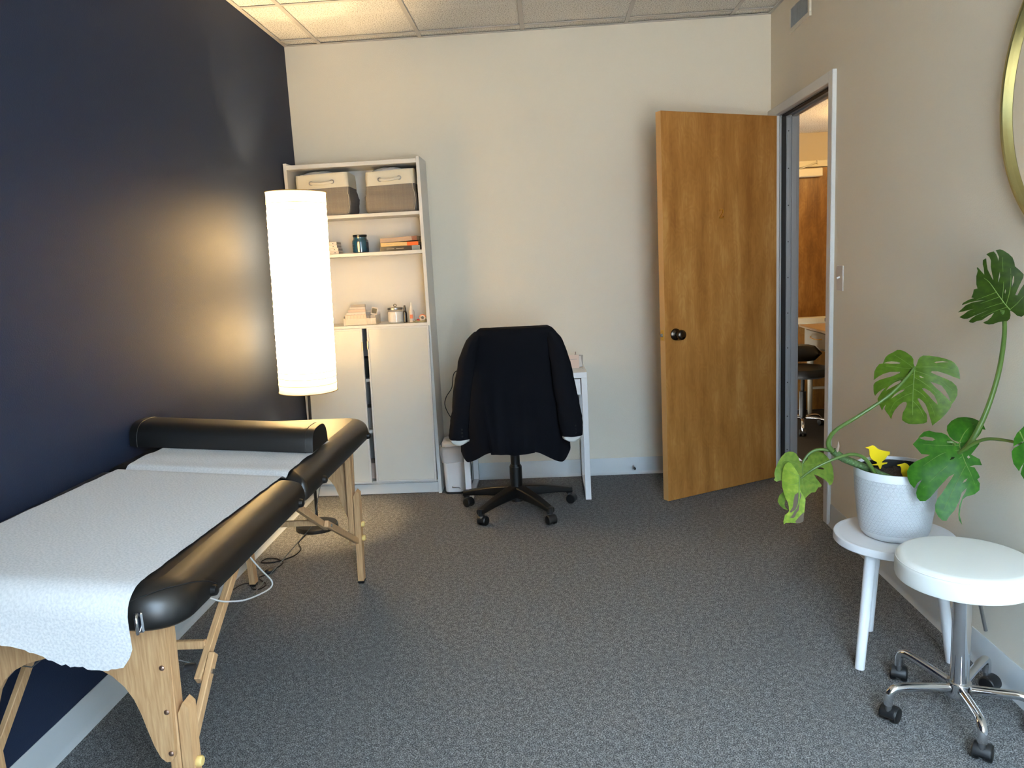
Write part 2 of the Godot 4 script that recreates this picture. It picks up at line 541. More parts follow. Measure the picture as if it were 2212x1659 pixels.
func materials() -> void:
	var o: StandardMaterial3D
	var fine := noise_img(512, 0.11, 3)
	var peel := noise_img(512, 0.09, 11, FastNoiseLite.TYPE_SIMPLEX_SMOOTH, 2)
	# paint
	o = mat("wall_paint", Color(0.865, 0.835, 0.770), 0.75)
	world_map(o, Vector3.ONE * 0.35)
	bump(o, peel, 0.03)
	o = mat("navy_paint", Color(0.155, 0.188, 0.262), 0.5)
	o.metallic_specular = 0.16
	world_map(o, Vector3.ONE * 0.30)
	bump(o, peel, 0.035)
	mat("base_vinyl", Color(0.72, 0.74, 0.745), 0.45)
	mat("white_trim", Color(0.84, 0.84, 0.83), 0.35)
	mat("frame_grey", Color(0.66, 0.67, 0.68), 0.4)
	mat("seal_black", Color(0.03, 0.03, 0.032), 0.6)
	# carpet
	o = mat("carpet", Color(1, 1, 1), 0.95)
	var loops := noise_img(1024, 0.24, 21, FastNoiseLite.TYPE_SIMPLEX, 2)
	var flecks := noise_img(1024, 0.05, 22, FastNoiseLite.TYPE_SIMPLEX, 4)
	var rng := RandomNumberGenerator.new()
	rng.seed = 7
	for y in 1024:
		for x in 1024:
			var v: float = loops.get_pixel(x, y).r * 0.62 + flecks.get_pixel(x, y).r * 0.2 + rng.randf() * 0.2
			loops.set_pixel(x, y, Color(v, v, v))
	o.albedo_texture = tint(loops, [[0.0, Color(0.14, 0.14, 0.145)], [0.34, Color(0.235, 0.238, 0.24)], [0.5, Color(0.37, 0.374, 0.374)], [0.66, Color(0.525, 0.53, 0.527)], [1.0, Color(0.77, 0.775, 0.77)]])
	world_map(o, Vector3.ONE * 1.5)
	bump(o, loops, 0.3)
	# ceiling tiles: pits and fissures
	o = mat("ceiling_tile", Color(1, 1, 1), 0.95)
	var pits := noise_img(1024, 0.075, 31, FastNoiseLite.TYPE_SIMPLEX, 3)
	o.albedo_texture = tint(pits, [[0.0, Color(0.50, 0.48, 0.45)], [0.27, Color(0.66, 0.64, 0.60)], [0.36, Color(0.88, 0.87, 0.845)], [1.0, Color(0.91, 0.90, 0.875)]])
	world_map(o, Vector3.ONE * 0.9)
	bump(o, pits, 0.05)
	mat("tee_white", Color(0.735, 0.72, 0.70), 0.5)
	# woods
	o = mat("beech", Color(1, 1, 1), 0.42)
	o.albedo_texture = grain(512, 41, 0.06, 18.0, [[0.0, Color(0.69, 0.53, 0.365)], [0.35, Color(0.735, 0.58, 0.41)], [0.65, Color(0.755, 0.60, 0.43)], [1.0, Color(0.79, 0.64, 0.47)]])
	world_map(o, Vector3.ONE * 0.22)
	o = mat("pine_knob", Color(0.86, 0.74, 0.46), 0.5)
	o = mat("birch_veneer", Color(1, 1, 1), 0.38)
	o.albedo_texture = veneer(51, [[0.0, Color(0.58, 0.375, 0.17)], [0.35, Color(0.645, 0.44, 0.21)], [0.65, Color(0.69, 0.485, 0.245)], [1.0, Color(0.76, 0.57, 0.33)]])
	o = mat("hall_veneer", Color(1, 1, 1), 0.4)
	o.albedo_texture = veneer(77, [[0.0, Color(0.42, 0.28, 0.13)], [0.4, Color(0.50, 0.35, 0.17)], [0.7, Color(0.57, 0.41, 0.21)], [1.0, Color(0.64, 0.49, 0.28)]])
	o = mat("door_edge_wood", Color(0.78, 0.60, 0.37), 0.45)
	# furniture
	o = mat("vinyl_black", Color(0.030, 0.029, 0.028), 0.42)
	o.metallic_specular = 0.6
	world_map(o, Vector3.ONE * 0.06)
	bump(o, fine, 0.006)
	mat("thread", Color(0.02, 0.02, 0.02), 0.8)
	mat("plastic_black", Color(0.035, 0.035, 0.037), 0.42)
	mat("plastic_dark", Color(0.075, 0.078, 0.085), 0.45)
	o = mat("chrome", Color(0.86, 0.86, 0.87), 0.07, 1.0)
	mat("steel", Color(0.62, 0.62, 0.62), 0.3, 1.0)
	mat("bronze", Color(0.30, 0.27, 0.24), 0.25, 1.0)
	mat("brass", Color(0.90, 0.72, 0.36), 0.3, 1.0)
	mat("rivet", Color(0.72, 0.60, 0.54), 0.32, 1.0)
	mat("gold", Color(0.62, 0.575, 0.38), 0.35, 1.0)
	mat("mirror_glass", Color(0.93, 0.94, 0.93), 0.02, 1.0)
	mat("laminate_white", Color(0.82, 0.815, 0.80), 0.35)
	o = mat("door_glass", Color(0.80, 0.80, 0.77), 0.12)
	mat("door_frame", Color(0.80, 0.80, 0.79), 0.4)
	mat("lacquer_white", Color(0.87, 0.87, 0.87), 0.3)
	mat("stool_vinyl", Color(0.85, 0.855, 0.83), 0.42)
	# paper and cloth
	o = mat("paper_white", Color(1, 1, 1), 0.9)
	var pulp := noise_img(512, 0.035, 61, FastNoiseLite.TYPE_SIMPLEX, 5)
	o.albedo_texture = tint(pulp, [[0.0, Color(0.78, 0.785, 0.79)], [0.4, Color(0.845, 0.85, 0.85)], [0.7, Color(0.885, 0.885, 0.885)], [1.0, Color(0.92, 0.92, 0.915)]])
	world_map(o, Vector3.ONE * 0.16)
	bump(o, pulp, 0.02)
	o.backlight_enabled = true
	o.backlight = Color(0.25, 0.25, 0.25)
	o = mat("shade_paper", Color(0.83, 0.805, 0.73), 0.95)
	o.backlight_enabled = true
	o.backlight = Color(1.0, 0.97, 0.90)
	world_map(o, Vector3.ONE * 0.16)
	bump(o, noise_img(512, 0.03, 62, FastNoiseLite.TYPE_SIMPLEX, 4), 0.25)
	mat("shade_hoop", Color(0.62, 0.52, 0.36), 0.9)
	o = mat("wool_navy", Color(0.075, 0.078, 0.095), 0.95)
	o.metallic_specular = 0.15
	world_map(o, Vector3.ONE * 0.04)
	bump(o, fine, 0.02)
	mat("lining_white", Color(0.82, 0.82, 0.80), 0.7)
	o = mat("linen_grey", Color(1, 1, 1), 0.95)
	o.albedo_texture = weave(81, Color(0.27, 0.255, 0.245), Color(0.54, 0.52, 0.50))
	world_map(o, Vector3.ONE * 0.11)
	o = mat("canvas_cream", Color(0.84, 0.81, 0.73), 0.9)
	world_map(o, Vector3.ONE * 0.1)
	bump(o, fine, 0.02)
	mat("rope", Color(0.86, 0.83, 0.76), 0.9)
	o = mat("bag_film", Color(0.86, 0.87, 0.88), 0.25)
	o.transparency = BaseMaterial3D.TRANSPARENCY_ALPHA
	o.albedo_color.a = 0.75
	o = mat("bin_film", Color(0.86, 0.87, 0.88), 0.3)
	o.transparency = BaseMaterial3D.TRANSPARENCY_ALPHA
	o.albedo_color.a = 0.32
	# plant
	o = mat("leaf_green", Color(1, 1, 1), 0.36)
	var lf := noise_img(256, 0.03, 91)
	o.albedo_texture = tint(lf, [[0.0, Color(0.205, 0.295, 0.065)], [0.5, Color(0.275, 0.375, 0.095)], [1.0, Color(0.34, 0.44, 0.125)]])
	leafy(o)
	o = mat("leaf_gloss", Color(1, 1, 1), 0.38)
	o.albedo_texture = tint(lf, [[0.0, Color(0.11, 0.27, 0.05)], [0.5, Color(0.165, 0.345, 0.07)], [1.0, Color(0.25, 0.44, 0.10)]])
	leafy(o)
	o = mat("leaf_dark", Color(1, 1, 1), 0.4)
	o.albedo_texture = tint(lf, [[0.0, Color(0.11, 0.175, 0.035)], [0.5, Color(0.155, 0.225, 0.045)], [1.0, Color(0.20, 0.29, 0.06)]])
	leafy(o)
	o = mat("leaf_olive", Color(1, 1, 1), 0.42)
	o.albedo_texture = tint(lf, [[0.0, Color(0.28, 0.36, 0.12)], [0.5, Color(0.36, 0.455, 0.17)], [1.0, Color(0.47, 0.50, 0.20)]])
	leafy(o)
	o = mat("leaf_pale", Color(1, 1, 1), 0.42)
	o.albedo_texture = tint(lf, [[0.0, Color(0.38, 0.48, 0.15)], [0.5, Color(0.47, 0.565, 0.20)], [1.0, Color(0.64, 0.68, 0.28)]])
	leafy(o)
	mat("leaf_dead", Color(0.36, 0.31, 0.255), 0.8)
	mat("leaf_rib", Color(0.36, 0.46, 0.17), 0.45)
	mat("petiole", Color(0.29, 0.39, 0.16), 0.4)
	o = mat("stem_green", Color(1, 1, 1), 0.55)
	o.albedo_texture = tint(noise_img(256, 0.05, 93), [[0.0, Color(0.22, 0.18, 0.12)], [0.35, Color(0.24, 0.33, 0.16)], [0.7, Color(0.28, 0.42, 0.22)], [1.0, Color(0.58, 0.56, 0.46)]])
	world_map(o, Vector3.ONE * 0.12)
	o = mat("soil", Color(1, 1, 1), 1.0)
	var dirt := noise_img(256, 0.07, 95)
	o.albedo_texture = tint(dirt, [[0.0, Color(0.07, 0.05, 0.04)], [0.5, Color(0.20, 0.145, 0.11)], [0.85, Color(0.30, 0.23, 0.18)], [1.0, Color(0.5, 0.44, 0.36)]])
	world_map(o, Vector3.ONE * 0.12)
	bump(o, dirt, 0.5)
	o = mat("pot_ceramic", Color(0.83, 0.84, 0.85), 0.4)
	bump(o, rosettes(), 0.22)
	o.uv1_scale = Vector3(7, 2, 1)
	mat("pot_plain", Color(0.83, 0.84, 0.85), 0.4)
	mat("trap_yellow", Color(0.90, 0.79, 0.13), 0.3)
	# small things
	o = mat("blue_glass", Color(0.055, 0.19, 0.29), 0.06)
	o.metallic_specular = 0.8
	mat("blue_lid", Color(0.03, 0.065, 0.10), 0.25)
	o = mat("clear_glass", Color(0.95, 0.95, 0.93), 0.03)
	o.transparency = BaseMaterial3D.TRANSPARENCY_ALPHA
	o.albedo_color.a = 0.16
	o = mat("acrylic", Color(0.93, 0.90, 0.86), 0.08)
	o.transparency = BaseMaterial3D.TRANSPARENCY_ALPHA
	o.albedo_color.a = 0.30
	mat("cotton", Color(0.90, 0.88, 0.84), 1.0)
	mat("card_white", Color(0.80, 0.765, 0.73), 0.6)
	mat("card_pink", Color(0.82, 0.72, 0.65), 0.6)
	mat("card_grey", Color(0.60, 0.57, 0.54), 0.6)
	mat("card_dark", Color(0.13, 0.14, 0.12), 0.5)
	mat("pages", Color(0.80, 0.76, 0.68), 0.9)
	mat("book_black", Color(0.045, 0.04, 0.036), 0.35)
	mat("book_slate", Color(0.42, 0.47, 0.50), 0.5)
	mat("book_cream", Color(0.80, 0.68, 0.46), 0.5)
	mat("book_orange", Color(0.80, 0.36, 0.06), 0.45)
	mat("book_tan", Color(0.60, 0.515, 0.45), 0.6)
	mat("book_brown", Color(0.33, 0.18, 0.13), 0.6)
	mat("bottle_black", Color(0.02, 0.02, 0.025), 0.2)
	mat("label_orange", Color(0.80, 0.45, 0.30), 0.5)
	mat("red", Color(0.70, 0.05, 0.05), 0.4)
	mat("tray_tan", Color(0.62, 0.58, 0.46), 0.5)
	mat("cable_black", Color(0.025, 0.025, 0.025), 0.5)
	mat("cable_white", Color(0.82, 0.83, 0.83), 0.4)
	mat("cable_grey", Color(0.34, 0.34, 0.33), 0.4)
	mat("vent_dark", Color(0.24, 0.24, 0.24), 0.7)
	mat("vent_slat", Color(0.64, 0.65, 0.65), 0.45)
	mat("switch_plate", Color(0.80, 0.775, 0.75), 0.35)
	mat("hall_paint", Color(0.78, 0.74, 0.66), 0.8)
	mat("hall_carpet_shaded", Color(0.17, 0.155, 0.145), 0.95)  # dimness of the hall floor is put into this darker colour
	mat("hall_desk", Color(0.62, 0.60, 0.55), 0.5)
	mat("hall_desk_top", Color(0.72, 0.62, 0.50), 0.45)
	mat("ivory", Color(0.86, 0.84, 0.76), 0.4)
	o = mat("bulb_glow", Color(1, 0.95, 0.85), 0.5)
	o.emission_enabled = true
	o.emission = Color(1.0, 0.85, 0.62)
	o.emission_energy_multiplier = 6.0
	o = mat("panel_glow", Color(1, 1, 1), 0.6)
	o.emission_enabled = true
	o.emission = Color(1.0, 0.84, 0.58)
	o.emission_energy_multiplier = 3.0
	o = mat("pane", Color(0.95, 0.98, 1.0), 0.02)
	o.transparency = BaseMaterial3D.TRANSPARENCY_ALPHA
	o.albedo_color.a = 0.05

func leafy(o: StandardMaterial3D) -> void:
	o.metallic_specular = 0.28
	world_map(o, Vector3.ONE * 0.18)
	o.backlight_enabled = true
	o.backlight = Color(0.30, 0.36, 0.12)

# veneer sheet drawn once over a whole door: wavy figure, soft vertical bands
func veneer(sd: int, cols: Array) -> ImageTexture:
	var a := FastNoiseLite.new()
	a.seed = sd
	a.frequency = 0.010
	a.fractal_octaves = 3
	var b := FastNoiseLite.new()
	b.seed = sd + 1
	b.frequency = 0.006
	b.fractal_octaves = 2
	var c := FastNoiseLite.new()
	c.seed = sd + 2
	c.frequency = 0.09
	c.fractal_octaves = 3
	var img := Image.create(384, 1000, false, Image.FORMAT_L8)
	for y in 1000:
		for x in 384:
			var warp := a.get_noise_2d(x * 1.6, y * 0.7) * 60.0
			var band := b.get_noise_2d(x * 2.2, y * 0.18)
			var fig := sin((x * 0.55 + warp + y * 0.02) * 0.35) * 0.07
			var flame := a.get_noise_2d(x * 2.4 + 500.0, y * 0.55) * 0.42
			var fib := c.get_noise_2d(x * 2.0, y * 0.09) * 0.16
			var v: float = clamp(0.5 + band * 0.42 + fig + flame + fib, 0.0, 1.0)
			img.set_pixel(x, y, Color(v, v, v))
	return tint(img, cols)

func weave(sd: int, dark: Color, light: Color) -> ImageTexture:
	var rng := RandomNumberGenerator.new()
	rng.seed = sd
	var n := 256
	var rowv := []
	var colv := []
	for i in n:
		rowv.append(rng.randf())
		colv.append(rng.randf())
	var img := Image.create(n, n, false, Image.FORMAT_L8)
	for y in n:
		for x in n:
			var over: bool = (x / 2 + y / 2) % 2 == 0
			var v: float = (rowv[y / 2 * 2] if over else colv[x / 2 * 2]) * 0.35 + rng.randf() * 0.65
			img.set_pixel(x, y, Color(v, v, v))
	return tint(img, [[0.0, dark], [1.0, light]])

# relief of small overlapping rings, as pressed into the pot
func rosettes() -> Image:
	var n := 512
	var img := Image.create(n, n, false, Image.FORMAT_L8)
	var cell := 64.0
	for y in n:
		for x in n:
			var v := 0.0
			for j in range(-1, 2):
				for i in range(-1, 2):
					var gy: float = floor(y / cell) + j
					var cx: float = (floor(x / cell) + i + 0.5 + (0.5 if int(gy) % 2 != 0 else 0.0)) * cell
					var cy: float = (gy + 0.5) * cell
					var d := Vector2(x - cx, y - cy).length()
					v = max(v, 1.0 - abs(d - 30.0) / 5.0)
					v = max(v, 0.8 - abs(d - 13.0) / 4.0)
			var g: float = clamp(v, 0.0, 1.0)
			img.set_pixel(x, y, Color(g, g, g))
	return img

# ---------------------------------------------------------------- room shell
func room() -> void:
	var st: SurfaceTool
	st = new_st()
	bx(st, Vector3(W / 2, -0.05, D / 2), Vector3(W + 0.5, 0.1, D + 0.3), 0.0)
	struct_mesh("floor", st, m.carpet)
	st = new_st()
	bx(st, Vector3(-0.06, H / 2 + 0.05, D / 2), Vector3(0.12, H + 0.1, D + 0.3), 0.0)
	struct_mesh("wall_left", st, m.navy_paint)
	st = new_st()
	bx(st, Vector3(W / 2 + 0.06, H / 2 + 0.05, -0.06), Vector3(W + 0.12, H + 0.1, 0.12), 0.0)
	struct_mesh("wall_back", st, m.wall_paint)
	# right wall with the doorway z 0.155 .. 1.0, y up to 2.14
	st = new_st()
	bx(st, Vector3(W + 0.06, 1.4, 0.06), Vector3(0.12, 2.8, 0.12), 0.0)
	bx(st, Vector3(W + 0.06, 1.4, (1.045 + D + 0.15) / 2), Vector3(0.12, 2.8, D + 0.15 - 1.045), 0.0)
	bx(st, Vector3(W + 0.06, (2.165 + 2.8) / 2, 0.5825), Vector3(0.12, 2.8 - 2.165, 0.925), 0.0)
	struct_mesh("wall_right", st, m.wall_paint)
	# wall behind the camera with a tall window right of its middle
	var x0 := 1.60
	var x1 := 2.72
	var y0 := 0.35
	var y1 := 2.50
	st = new_st()
	bx(st, Vector3(x0 / 2, 1.4, D + 0.075), Vector3(x0, 2.8, 0.15), 0.0)
	bx(st, Vector3((x1 + W) / 2, 1.4, D + 0.075), Vector3(W - x1, 2.8, 0.15), 0.0)
	bx(st, Vector3((x0 + x1) / 2, y0 / 2, D + 0.075), Vector3(x1 - x0, y0, 0.15), 0.0)
	bx(st, Vector3((x0 + x1) / 2, (y1 + 2.8) / 2, D + 0.075), Vector3(x1 - x0, 2.8 - y1, 0.15), 0.0)
	struct_mesh("wall_front", st, m.wall_paint)
	var wn := structure("window_1", Vector3((x0 + x1) / 2, y0, D + 0.075))
	st = new_st()
	for x in [x0 + 0.02, x1 - 0.02]:
		bx(st, Vector3(x, (y0 + y1) / 2, D + 0.09), Vector3(0.04, y1 - y0, 0.06), 0.003)
	for y in [y0 + 0.02, y1 - 0.02]:
		bx(st, Vector3((x0 + x1) / 2, y, D + 0.09), Vector3(x1 - x0 - 0.08, 0.04, 0.06), 0.003)
	put("window_frame", st, m.white_trim, wn)
	var yt := y0 + 0.62 * (y1 - y0)
	box("transom", Vector3((x0 + x1) / 2, yt, D + 0.09), Vector3(x1 - x0 - 0.08, 0.035, 0.05), m.white_trim, wn, 0.003)
	for e in [[y0 + 0.04, yt - 0.018], [yt + 0.018, y1 - 0.04]]:
		box("pane", Vector3((x0 + x1) / 2, (e[0] + e[1]) / 2, D + 0.095), Vector3(x1 - x0 - 0.08, e[1] - e[0], 0.004), m.pane, wn, 0.0)
	box("window_sill", Vector3((x0 + x1) / 2, y0 + 0.008, D - 0.005), Vector3(x1 - x0 + 0.06, 0.025, 0.13), m.white_trim, wn, 0.004)
	# vinyl cove base
	for b in [["baseboard_left", Vector3(0.003, 0, D / 2), D - 0.01, true, 1.0], ["baseboard_back", Vector3(W / 2, 0, 0.003), W - 0.03, false, 1.0], ["baseboard_right", Vector3(W - 0.003, 0, (1.06 + D) / 2), D - 1.06, true, -1.0]]:
		st = new_st()
		var prof := PackedVector2Array([Vector2(0, 0), Vector2(0.016, 0), Vector2(0.013, 0.004), Vector2(0.007, 0.012), Vector2(0.0045, 0.022), Vector2(0.0045, 0.104), Vector2(0.002, 0.108), Vector2(0, 0.108)])
		var basis: Basis = Basis(Vector3(b[4], 0, 0), Vector3.UP, Vector3(0, 0, b[4])) if b[3] else Basis(Vector3(0, 0, 1), Vector3.UP, Vector3(-1, 0, 0))
		var at: Vector3 = b[1] - Vector3(0.003 * b[4], 0, 0) if b[3] else b[1] - Vector3(0, 0, 0.003)
		prism(st, prof, Transform3D(basis, at + basis.z * b[2] / 2), b[2])
		struct_mesh(b[0], st, m.base_vinyl)
	# hung ceiling: square tiles lying in a white grid
	var tx := 0.2185
	var tz := 0.113
	var s := 0.6096
	var ce := structure("ceiling", Vector3(W / 2, H, D / 2))
	box("ceiling_deck", Vector3(W / 2, H + 0.09, D / 2), Vector3(W + 0.3, 0.06, D + 0.3), m.tee_white, ce, 0.0)
	var xs := [0.0]
	for k in 5:
		xs.append(tx + s * k)
	xs.append(W)
	var zs := [0.0]
	var zz := tz
	while zz < D:
		zs.append(zz)
		zz += s
	zs.append(D)
	var rng := RandomNumberGenerator.new()
	rng.seed = 5
	for i in xs.size() - 1:
		for j in zs.size() - 1:
			var lift := rng.randf() * 0.003
			box("tile", Vector3((xs[i] + xs[i + 1]) / 2, H + 0.013 + lift, (zs[j] + zs[j + 1]) / 2), Vector3(xs[i + 1] - xs[i] - 0.004, 0.014, zs[j + 1] - zs[j] - 0.004), m.ceiling_tile, ce, 0.002)
	for k in range(1, xs.size() - 1):
		box("main_runner", Vector3(xs[k], H + 0.0015, D / 2), Vector3(0.024, 0.003, D), m.tee_white, ce, 0.0008)
	for k in range(1, zs.size() - 1):
		for i in xs.size() - 1:
			box("cross_tee", Vector3((xs[i] + xs[i + 1]) / 2, H + 0.002, zs[k]), Vector3(xs[i + 1] - xs[i] - 0.024, 0.003, 0.024), m.tee_white, ce, 0.0008)
	for x in [0.011, W - 0.011]:
		box("wall_angle", Vector3(x, H + 0.001, D / 2), Vector3(0.022, 0.003, D), m.tee_white, ce, 0.0008)
	for z in [0.011, D - 0.011]:
		box("wall_angle", Vector3(W / 2, H + 0.001, z), Vector3(W - 0.044, 0.003, 0.022), m.tee_white, ce, 0.0008)
	# door frame
	var tr := structure("trim_1", Vector3(W, 0, 0.58))
	box("casing", Vector3(W - 0.006, 1.095, 1.0275), Vector3(0.026, 2.19, 0.055), m.white_trim, tr, 0.003)
	box("casing", Vector3(W - 0.006, 1.07, 0.125), Vector3(0.026, 2.14, 0.055), m.white_trim, tr, 0.003)
	box("casing", Vector3(W - 0.006, 2.165, 0.5), Vector3(0.026, 0.05, 1.0), m.white_trim, tr, 0.003)
	box("jamb", Vector3(W + 0.064, 1.07, 0.135), Vector3(0.112, 2.14, 0.036), m.frame_grey, tr, 0.002)
	box("jamb", Vector3(W + 0.064, 1.07, 1.022), Vector3(0.112, 2.14, 0.043), m.frame_grey, tr, 0.002)
	box("head_jamb", Vector3(W + 0.064, 2.152, 0.578), Vector3(0.112, 0.024, 0.845), m.frame_grey, tr, 0.002)
	box("seal", Vector3(W + 0.030, 1.068, 0.157), Vector3(0.026, 2.13, 0.010), m.seal_black, tr, 0.003)
	box("seal", Vector3(W + 0.030, 2.136, 0.578), Vector3(0.026, 0.010, 0.83), m.seal_black, tr, 0.003)
	var strip := box("screw_strip", Vector3(W + 0.056, 1.068, 0.156), Vector3(0.018, 2.12, 0.007), m.frame_grey, tr, 0.002)
	for k in 10:
		st = new_st()
		lathe(st, [Vector2(0.0035, 0), Vector2(0.0035, 0.001), Vector2(0.002, 0.0018), Vector2(0, 0.002)], 10, Transform3D(Basis(Vector3.RIGHT, Vector3(0, 0, 1), Vector3(0, -1, 0)), Vector3(W + 0.056, 0.16 + 0.21 * k, 0.1595)))
		put("screw", st, m.vent_dark, strip)
	box("door_stop", Vector3(W + 0.088, 1.068, 0.159), Vector3(0.030, 2.12, 0.012), m.frame_grey, tr, 0.002)
	box("door_stop", Vector3(W + 0.088, 2.134, 0.578), Vector3(0.030, 0.012, 0.83), m.frame_grey, tr, 0.002)
	box("strike_plate", Vector3(W + 0.004, 0.95, 0.996), Vector3(0.035, 0.12, 0.012), m.ivory, tr, 0.003)

# the lit hallway beyond the doorway
func hall() -> void:
	var hz := -1.75
	var hh := 2.29
	var st: SurfaceTool
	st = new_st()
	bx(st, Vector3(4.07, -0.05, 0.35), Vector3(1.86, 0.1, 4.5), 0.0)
	struct_mesh("floor_hall", st, m.hall_carpet_shaded)
	st = new_st()
	bx(st, Vector3(4.0, hh + 0.05, 0.35), Vector3(2.1, 0.1, 4.5), 0.0)
	struct_mesh("ceiling_hall", st, m.ceiling_tile)
	st = new_st()
	bx(st, Vector3(4.0, hh / 2, hz - 0.06), Vector3(2.1, hh, 0.12), 0.0)
	struct_mesh("wall_hall_far", st, m.hall_paint)
	st = new_st()
	bx(st, Vector3(5.05, hh / 2, 0.35), Vector3(0.1, hh, 4.4), 0.0)
	struct_mesh("wall_hall_right", st, m.hall_paint)
	st = new_st()
	bx(st, Vector3(2.98, hh / 2, (hz - 0.12) / 2), Vector3(0.06, hh, -hz - 0.12), 0.0)
	struct_mesh("wall_hall_left", st, m.hall_paint)
	st = new_st()
	bx(st, Vector3(4.05, hh / 2, 2.55), Vector3(2.1, hh, 0.1), 0.0)
	struct_mesh("wall_hall_near", st, m.hall_paint)
	# unseen hall lamp, given a globe form so that it brightens the ceiling
	var gp := Vector3(3.86, hh, -0.62)
	var pl := thing("unseen_globe_light", "unseen warm hallway lamp beyond the doorway, shaped as a globe to brighten the ceiling", "light", gp)
	st = new_st()
	lathe(st, [Vector2(0, -0.05), Vector2(0.045, -0.05), Vector2(0.05, -0.03), Vector2(0.07, -0.012), Vector2(0.07, 0.0), Vector2(0, 0.0)], 24, Transform3D(Basis.IDENTITY, gp))
	put("canopy", st, m.white_trim, pl)
	st = new_st()
	var gl := []
	for k in 17:
		var a := -PI / 2 + PI * k / 16.0
		gl.append(Vector2(cos(a) * 0.11, -0.155 + sin(a) * 0.11))
	lathe(st, gl, 32, Transform3D(Basis.IDENTITY, gp))
	put("globe", st, m.panel_glow, pl)
	var al := OmniLight3D.new()
	al.name = "hall_light"
	al.light_color = Color(1.0, 0.80, 0.50)
	al.light_energy = HALL
	al.light_size = 0.10
	al.omni_range = 9.0
	al.omni_attenuation = 2.0
	al.shadow_enabled = true
	al.position = gp + Vector3(0, -0.155, 0)
	add_child(al)
	# far door with closer and bar
	var d := structure("door_2", Vector3(3.75, 0, hz))
	var leaf := door_leaf(Vector3(3.32, 0.01, hz + 0.03), 0.9, 2.0, 0.044)
	put("door_leaf", leaf, m.hall_veneer, d)
	st = new_st()
	bx(st, Vector3(3.77, 2.042, hz + 0.012), Vector3(1.06, 0.05, 0.05), 0.003)
	for x in [3.27, 4.27]:
		bx(st, Vector3(x, 1.01, hz + 0.012), Vector3(0.06, 2.02, 0.05), 0.003)
	put("door_frame", st, m.ivory, d)
	box("closer", Vector3(3.62, 1.97, hz + 0.06), Vector3(0.31, 0.065, 0.06), m.ivory, d, 0.005)
	st = new_st()
	tube(st, [Vector3(3.60, 2.005, hz + 0.07), Vector3(3.63, 2.015, hz + 0.14), Vector3(3.74, 2.05, hz + 0.05)], 0.006, 8)
	bx(st, Vector3(3.745, 2.052, hz + 0.045), Vector3(0.012, 0.03, 0.02), 0.002)
	put("closer_arm", st, m.ivory, d)
	box("push_bar", Vector3(3.77, 0.775, hz + 0.075), Vector3(0.78, 0.055, 0.05), m.ivory, d, 0.006)
	box("bar_end", Vector3(3.815, 0.776, hz + 0.103), Vector3(0.035, 0.03, 0.008), m.steel, d, 0.003)
	# writing desk against the far wall
	var dk := thing("writing_desk", "small grey writing desk with one drawer and a turned leg in the hallway", "desk", Vector3(3.9, 0, -1.05))
	box("desk_top", Vector3(3.88, 0.75, -1.03), Vector3(0.66, 0.02, 1.02), m.hall_desk_top, dk, 0.004)
	box("apron", Vector3(3.89, 0.665, -1.03), Vector3(0.60, 0.15, 0.96), m.hall_desk, dk, 0.002)
	var dr := box("drawer", Vector3(3.583, 0.668, -1.03), Vector3(0.018, 0.12, 0.80), m.hall_desk, dk, 0.004)
	st = new_st()
	tube(st, curve([Vector3(3.574, 0.685, -1.30), Vector3(3.555, 0.68, -1.27), Vector3(3.552, 0.677, -1.18), Vector3(3.555, 0.68, -1.09), Vector3(3.574, 0.685, -1.06)]), 0.004, 8)
	put("handle", st, m.brass, dr)
	for x in [3.625, 4.15]:
		for z in [-1.47, -0.6]:
			st = new_st()
			lathe(st, [Vector2(0, 0), Vector2(0.014, 0), Vector2(0.018, 0.05), Vector2(0.02, 0.3), Vector2(0.026, 0.48), Vector2(0.02, 0.50), Vector2(0.028, 0.53), Vector2(0.02, 0.56), Vector2(0.027, 0.59), Vector2(0.027, 0.60), Vector2(0, 0.60)], 16, Transform3D(Basis.IDENTITY, Vector3(x, 0, z)))
			put("leg", st, m.hall_desk, dk)
	box("stretcher", Vector3(3.89, 0.24, -1.47), Vector3(0.5, 0.02, 0.02), m.hall_desk, dk, 0.003)
	st = new_st()
	tube(st, [Vector3(3.40, 0.375, -1.60), Vector3(4.2, 0.375, -1.60)], 0.009, 10)
	put("foot_rail", st, m.brass, dk)
	# swivel stool
	var sc := Vector3(3.42, 0, -1.02)
	var c := thing("hall_chair", "black padded swivel chair with chrome base in the hallway", "chair", sc)
	st = new_st()
	lathe(st, [Vector2(0, 0.415), Vector2(0.16, 0.415), Vector2(0.19, 0.43), Vector2(0.195, 0.46), Vector2(0.185, 0.485), Vector2(0.12, 0.497), Vector2(0, 0.5)], 32, Transform3D(Basis.IDENTITY, sc))
	put("seat", st, m.vinyl_black, c)
	var rows := []
	for k in 9:
		var a := deg_to_rad(-30.0 - 120.0 * k / 8.0)
		var e := Vector3(cos(a), 0, sin(a))
		rows.append(ring_at(sc + e * 0.185 + Vector3(0, 0.57, 0), e, Vector3.UP, 0.022, 14, 0.07 * sqrt(max(0.02, 1.0 - pow((k - 4) / 4.0, 4)))))
	st = new_st()
	surf(st, rows, true)
	cap(st, rows[0], Vector3(1, 0, 0))
	cap(st, rows[8], Vector3(-1, 0, 0))
	put("backrest", st, m.vinyl_black, c)
	st = new_st()
	tube(st, [sc + Vector3(0, 0.30, 0), sc + Vector3(0, 0.418, 0)], 0.014, 14)
	tube(st, [sc + Vector3(0, 0.09, 0), sc + Vector3(0, 0.30, 0)], 0.025, 16)
	put("column", st, m.plastic_black, c)
	st = new_st()
	tube(st, [sc + Vector3(0, 0.47, -0.165), sc + Vector3(0, 0.53, -0.19)], 0.012, 8)
	put("back_bracket", st, m.plastic_black, c)
